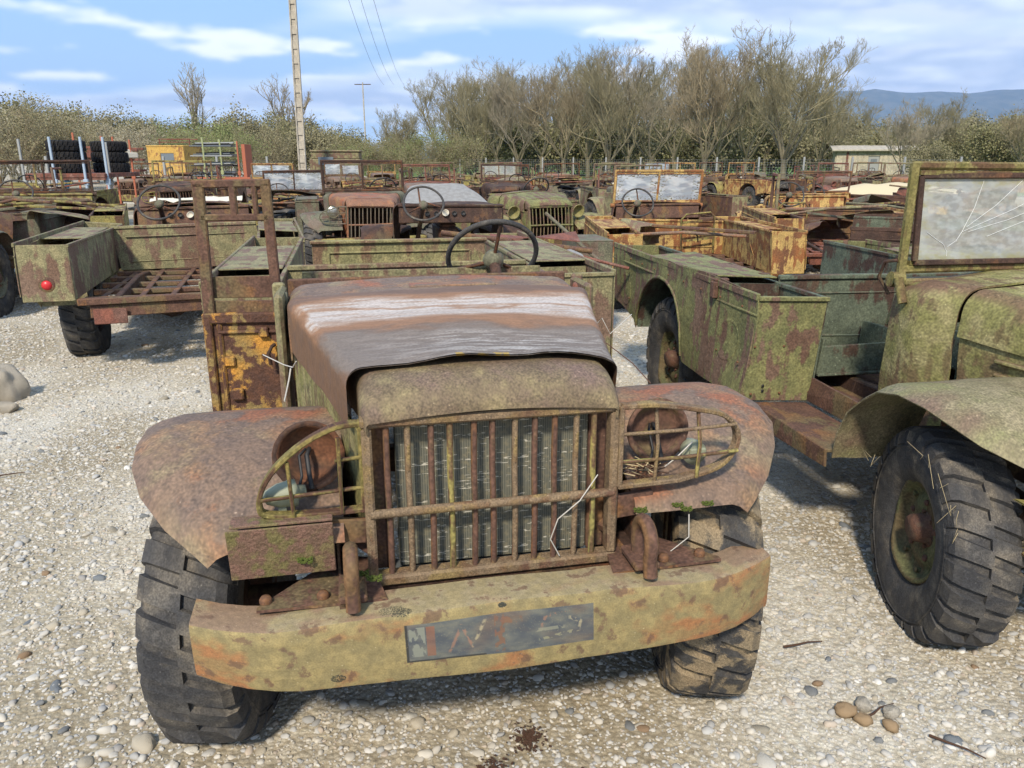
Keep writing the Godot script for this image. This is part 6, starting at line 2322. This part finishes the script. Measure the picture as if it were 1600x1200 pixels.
func make_trees() -> void:
	leaf_material("leaf_fresh", Color(0.19, 0.22, 0.085).linear_to_srgb())
	leaf_material("leaf_olive", Color(0.20, 0.19, 0.095).linear_to_srgb())
	leaf_material("leaf_brown", Color(0.225, 0.205, 0.12).linear_to_srgb())
	leaf_material("blossom", Color(0.34, 0.31, 0.23).linear_to_srgb())
	plain("twig", Color(0.235, 0.21, 0.125).linear_to_srgb(), 0.95)
	plain("twig_warm", Color(0.26, 0.215, 0.135).linear_to_srgb(), 0.95)
	plain("twig_grey", Color(0.29, 0.255, 0.185).linear_to_srgb(), 0.95)
	var walnut := {"trunk": 1.7, "girth": 0.165, "limbs": 6, "open": 0.85, "reach": 4.6, "counts": [9, 6, 5, 5], "shrink": 0.50, "thin": 0.52, "spread": 0.75, "bend": 0.20, "lift": 0.13}
	var kinds := []
	for k in 5:
		var p := walnut.duplicate()
		p.limbs = [6, 7, 5, 6, 7][k]
		p.open = [0.85, 0.65, 1.0, 0.75, 0.9][k]
		kinds.append(tree_meshes(200 + k * 7, p))
	# the orchard behind the fence: picture column, distance, scale
	var rowdef := [[1210, 44, 1.06, 0], [1088, 47, 1.0, 1], [1010, 52, 1.05, 2], [948, 50, 0.96, 3], [880, 54, 1.02, 4], [810, 56, 1.0, 0], [752, 60, 0.98, 1], [706, 64, 0.95, 2], [632, 60, 0.66, 3], [1150, 56, 1.12, 4], [1045, 62, 1.22, 0], [915, 64, 1.15, 1], [845, 68, 1.2, 2], [775, 70, 1.15, 3], [975, 74, 1.25, 4], [1110, 74, 1.2, 2], [1262, 60, 0.92, 3], [1385, 50, 0.62, 0], [1440, 58, 0.72, 1], [1575, 46, 0.62, 4], [1180, 80, 1.25, 1], [1300, 74, 0.8, 2], [1495, 70, 0.7, 3], [730, 82, 1.15, 4]]
	var r := RandomNumberGenerator.new()
	r.seed = 12
	var order := range(rowdef.size())
	order.sort_custom(func(a, b): return rowdef[a][0] < rowdef[b][0])
	for n in order.size():
		var q: Array = rowdef[order[n]]
		var z := -float(q[1])
		var x: float = (q[0] - 800.0) / 1203.0 * q[1]
		var words: String
		if q[0] == 1210:
			words = "tallest bare walnut tree with thick pale trunk, just left of the shed"
		elif q[0] == 632:
			words = "small bare round-crowned tree standing alone left of the orchard"
		elif q[0] > 1330:
			words = "thin bare tree at right in front of hills, %s from left" % ordinal([1385, 1440, 1495, 1575].find(q[0]))
		else:
			var place := n - 1
			words = "bare branching walnut tree behind the fence, %s from the left" % (ordinal(place) if place < 15 else ["sixteenth", "seventeenth", "eighteenth", "nineteenth", "twentieth"][place - 15])
		put_tree("walnut_tree", kinds[q[3]], null, null, [M.twig, M.twig_warm, M.twig_grey][order[n] % 3] if q[1] < 60 else M.twig, words, "tree", x, z, q[2], r.randf() * TAU, "bare trees of the orchard")
	# two slim trees in the left distance
	var slim := {"trunk": 2.4, "girth": 0.13, "limbs": 7, "open": 0.28, "reach": 4.2, "counts": [8, 5, 4], "shrink": 0.34, "thin": 0.5, "spread": 0.8, "bend": 0.10, "lift": 0.14}
	var sm := tree_meshes(300, slim)
	put_tree("slim_tree", sm, null, null, M.twig_grey, "slim bare upright tree rising above the hedge at left", "tree", -25.5, -66.0, 1.25, 0.4, "slim trees")
	var rnd := {"trunk": 1.8, "girth": 0.16, "limbs": 7, "open": 0.55, "reach": 3.6, "counts": [8, 6, 4], "shrink": 0.42, "thin": 0.5, "spread": 0.8, "bend": 0.14, "lift": 0.10}
	var rm := tree_meshes(310, rnd)
	put_tree("round_tree", rm, null, null, M.twig_warm, "bare reddish tree behind the concrete pole", "tree", -17.0, -62.0, 1.15, 1.4, "slim trees", 0.9)
	# bushes: many stems from the ground, young leaves
	var shrub := {"trunk": 0.5, "girth": 0.07, "limbs": 12, "open": 0.75, "reach": 2.4, "counts": [6, 4, 3], "shrink": 0.50, "thin": 0.5, "spread": 0.8, "bend": 0.2, "lift": 0.05}
	var bush := []
	for k in 3:
		var ms := tree_meshes(400 + k * 9, shrub)
		bush.append([ms, leaf_mesh(ms[2], 420 + k, 9, 0.042, 0.16), leaf_mesh(ms[2], 440 + k, 11, 0.075, 0.22)])
	var tones := [["leaf_brown", "brownish"], ["leaf_fresh", "fresh green"], ["leaf_olive", "olive green"], ["blossom", "pale blossoming"]]
	var spots := []
	# picture column, distance, scale, tone
	for q in [[8, 40, 1.45, 3], [30, 44, 1.4, 0], [62, 36, 1.3, 0], [95, 44, 1.45, 2], [128, 38, 1.3, 0], [160, 48, 1.35, 0], [190, 42, 1.15, 3], [222, 50, 1.25, 0], [250, 46, 1.1, 3], [278, 54, 1.2, 1], [300, 46, 1.05, 0], [325, 44, 1.05, 1], [352, 50, 1.2, 1], [378, 42, 1.0, 1], [402, 52, 1.35, 0], [428, 46, 1.15, 0], [446, 58, 1.4, 2], [492, 52, 0.95, 0], [515, 60, 1.05, 2], [540, 49, 0.75, 2], [565, 48, 0.7, 1], [590, 49, 0.75, 2], [612, 48, 0.7, 2], [640, 49, 0.75, 1], [668, 48, 0.75, 2], [690, 49, 0.9, 1], [714, 49, 0.85, 2], [48, 52, 1.6, 2], [112, 56, 1.6, 2], [176, 60, 1.55, 0], [240, 62, 1.45, 2], [310, 64, 1.4, 0], [480, 66, 1.3, 2], [560, 70, 1.1, 2], [635, 72, 1.1, 2]]:
		spots.append(q)
	for q in spots:
		var nth := 0
		for o in spots:
			if o[3] == q[3] and (o[0] < 465) == (q[0] < 465) and o[0] < q[0]:
				nth += 1
		var b: Array = bush[int(q[0]) % 3]
		put_tree("hedge_bush", b[0], b[1] if q[1] < 50 else b[2], M[tones[q[3]][0]], M.twig_warm, "%s hedge bush %s of the concrete pole, %s such from left" % [tones[q[3]][1], "left" if q[0] < 465 else "right", ordinal(nth)], "bush", (q[0] - 800.0) / 1203.0 * q[1], -float(q[1]), q[2] * (0.86 if q[0] < 465 else 1.0), q[0] * 1.7, "hedge bushes round the yard")
	var right := [[1352, 60, 0.95, 2], [1400, 66, 1.1, 0], [1450, 58, 1.0, 2], [1490, 62, 1.2, 0], [1530, 54, 1.1, 2], [1575, 58, 1.25, 0], [1610, 50, 1.1, 2], [1320, 72, 1.0, 0], [1425, 48, 0.7, 0], [1550, 60, 0.75, 1], [1375, 76, 1.3, 2], [1470, 78, 1.4, 0], [1560, 76, 1.5, 2], [1620, 70, 1.5, 0], [1290, 78, 1.75, 0], [1264, 85, 2.00, 2], [1238, 80, 1.88, 0], [1212, 87, 1.75, 0], [1186, 82, 2.00, 2], [1160, 89, 1.88, 0], [1134, 84, 1.75, 2], [1108, 79, 2.00, 0], [1082, 86, 1.88, 0], [1056, 81, 1.75, 2], [1030, 88, 2.00, 0], [1004, 83, 1.88, 2], [978, 78, 1.75, 0], [952, 85, 2.00, 0], [926, 80, 1.88, 2], [900, 87, 1.75, 0], [874, 82, 2.00, 2], [848, 89, 1.88, 0], [822, 84, 1.75, 0], [796, 79, 2.00, 2], [770, 86, 1.88, 0], [744, 81, 1.75, 2]]
	for k in right.size():
		var q: Array = right[k]
		var b: Array = bush[k % 3]
		var where := "at right below the hills" if k < 14 else "behind the orchard"
		var nth := 0
		for n in right.size():
			if right[n][3] == q[3] and (n < 14) == (k < 14) and right[n][0] < q[0]:
				nth += 1
		put_tree("hedge_bush", b[0], b[2], M[tones[q[3]][0]], M.twig_warm, "%s hedge bush %s, %s such from left" % [tones[q[3]][1], where, ordinal(nth)], "bush", (q[0] - 800.0) / 1203.0 * q[1], -float(q[1]), q[2], k * 1.3, "hedge bushes round the yard", 1.0, 0.0 if k < 14 else 1.3)
	# meadow
	var g := []
	for i in 13:
		var row := PackedVector3Array()
		for k in 41:
			var u := k / 40.0
			var a := Vector3(-9.0, 0, -62.5).lerp(Vector3(52.0, 0, -14.5), u)
			var p := a.lerp(a + Vector3((u - 0.3) * 3000.0, 0, -3000.0), pow(i / 12.0, 3.0))
			row.append(Vector3(p.x, 0.03 + 0.05 * lie.get_noise_2d(p.x, p.z), p.z))
		g.append(row)
	var gs := Shape.new()
	gs.sheet(g, 0.005)
	var gm := base_mat(noise_tint("fine", c(104, 128, 54), c(74, 100, 40)), 1.4, 0.95, 2.0)
	gm.resource_name = "meadow_grass"
	structure("meadow", gs.done(), gm)
	hills()

func hills() -> void:
	var f := FastNoiseLite.new()
	f.seed = 21
	f.frequency = 0.00035
	f.fractal_octaves = 5
	var rows := []
	for i in 15:
		var row := PackedVector3Array()
		for k in 101:
			var x := lerpf(-3000.0, 9000.0, k / 100.0)
			var u := i / 14.0
			var z := lerpf(-6200.0, -8200.0, u)
			var up := clampf((x - 500.0) / 2000.0, 0, 1)
			var top := (590.0 + f.get_noise_2d(x, 0) * 180.0) * (0.12 + 0.88 * up * up * (3 - 2 * up))
			var y := top * sin(PI * 0.5 * minf(u * 1.6, 1.0)) + f.get_noise_2d(x * 4, z * 4) * 60.0 * u
			row.append(Vector3(x, y - 10.0, z))
		rows.append(row)
	var s := Shape.new()
	s.sheet(rows, 5.0)
	var m := base_mat(noise_tint("mid", Color(0.055, 0.075, 0.06).linear_to_srgb(), Color(0.10, 0.11, 0.085).linear_to_srgb()), 1800.0, 1.0, 0.0)
	m.resource_name = "forest_hill"
	structure("hills", s.done(), m)

# ---------------------------------------------------------------- all together
func _ready() -> void:
	rng.seed = 4711
	make_view()
	lie.seed = 8
	lie.frequency = 0.22
	lie.fractal_octaves = 3
	make_materials()
	varied("bumper_plain", "yellow_olive", Vector3(0.2, 0.5, 0.1))
	varied("bulkhead_olive", "pale_olive", Vector3(0.33, 0.72, 0.11), Color(1.0, 1.0, 0.95))
	varied("dull_guard", "yellow_olive", Vector3(0.3, 0.1, 0.6), Color(0.86, 0.84, 0.84))
	varied("orange_bar", "brown_rust", Vector3(0.1, 0.2, 0.3), Color(1.25, 1.05, 0.9))
	rusty("pale_brown", c(122, 104, 82), c(108, 92, 74), c(96, 72, 58), c(128, 110, 74), 0.6, 0.2, 0.8)
	rusty("nose_olive", c(124, 112, 82), c(112, 98, 76), c(108, 90, 80), c(96, 82, 66), 0.6, 0.0, 1.1, 0.66, 0.12, 70.0)
	rusty("brown_mossy", c(112, 86, 74), c(100, 80, 66), c(98, 92, 58), c(112, 100, 70), 0.62, 0.0, 0.5)
	rusty("fender_olive", c(134, 124, 98), c(120, 112, 86), c(108, 90, 76), c(124, 124, 84), 0.66, 0.0, 1.3, 0.66, 0.15, 60.0)
	varied("moss_frame", "moss_olive", Vector3(0.25, 0.45, 0.8), Color(0.9, 0.88, 0.82))
	varied("rim_olive", "grey_olive", Vector3(0.1, 0.9, 0.4), Color(0.9, 0.92, 0.78))
	varied("door_frame", "brown_rust", Vector3(0.9, 0.1, 0.6))
	varied("red_bonnet", "fender_rust", Vector3(0.6, 0.1, 0.9), Color(1.12, 0.98, 0.9))
	varied("orange_body", "yellow", Vector3(0.15, 0.85, 0.35), Color(1.0, 0.86, 0.72))
	rusty("yellow_cab", c(190, 154, 82), c(176, 144, 80), c(132, 96, 66), c(150, 110, 70), 0.88, 0.3, 2.5)
	varied("black_tyre", "rubber", Vector3(0.2, 0.2, 0.2), Color(0.5, 0.5, 0.52))
	plain("twig_pale", c(168, 152, 118), 0.9)
	plain("crack_white", c(214, 216, 214), 0.3)
	plain("steel_pale", c(142, 144, 142), 0.7)
	plain("milky_glass_plain", c(104, 112, 118), 0.25)
	make_ground()
	hero()
	right_truck()
	named_trucks()
	rows_of_trucks()
	make_trees()
	yard_things()
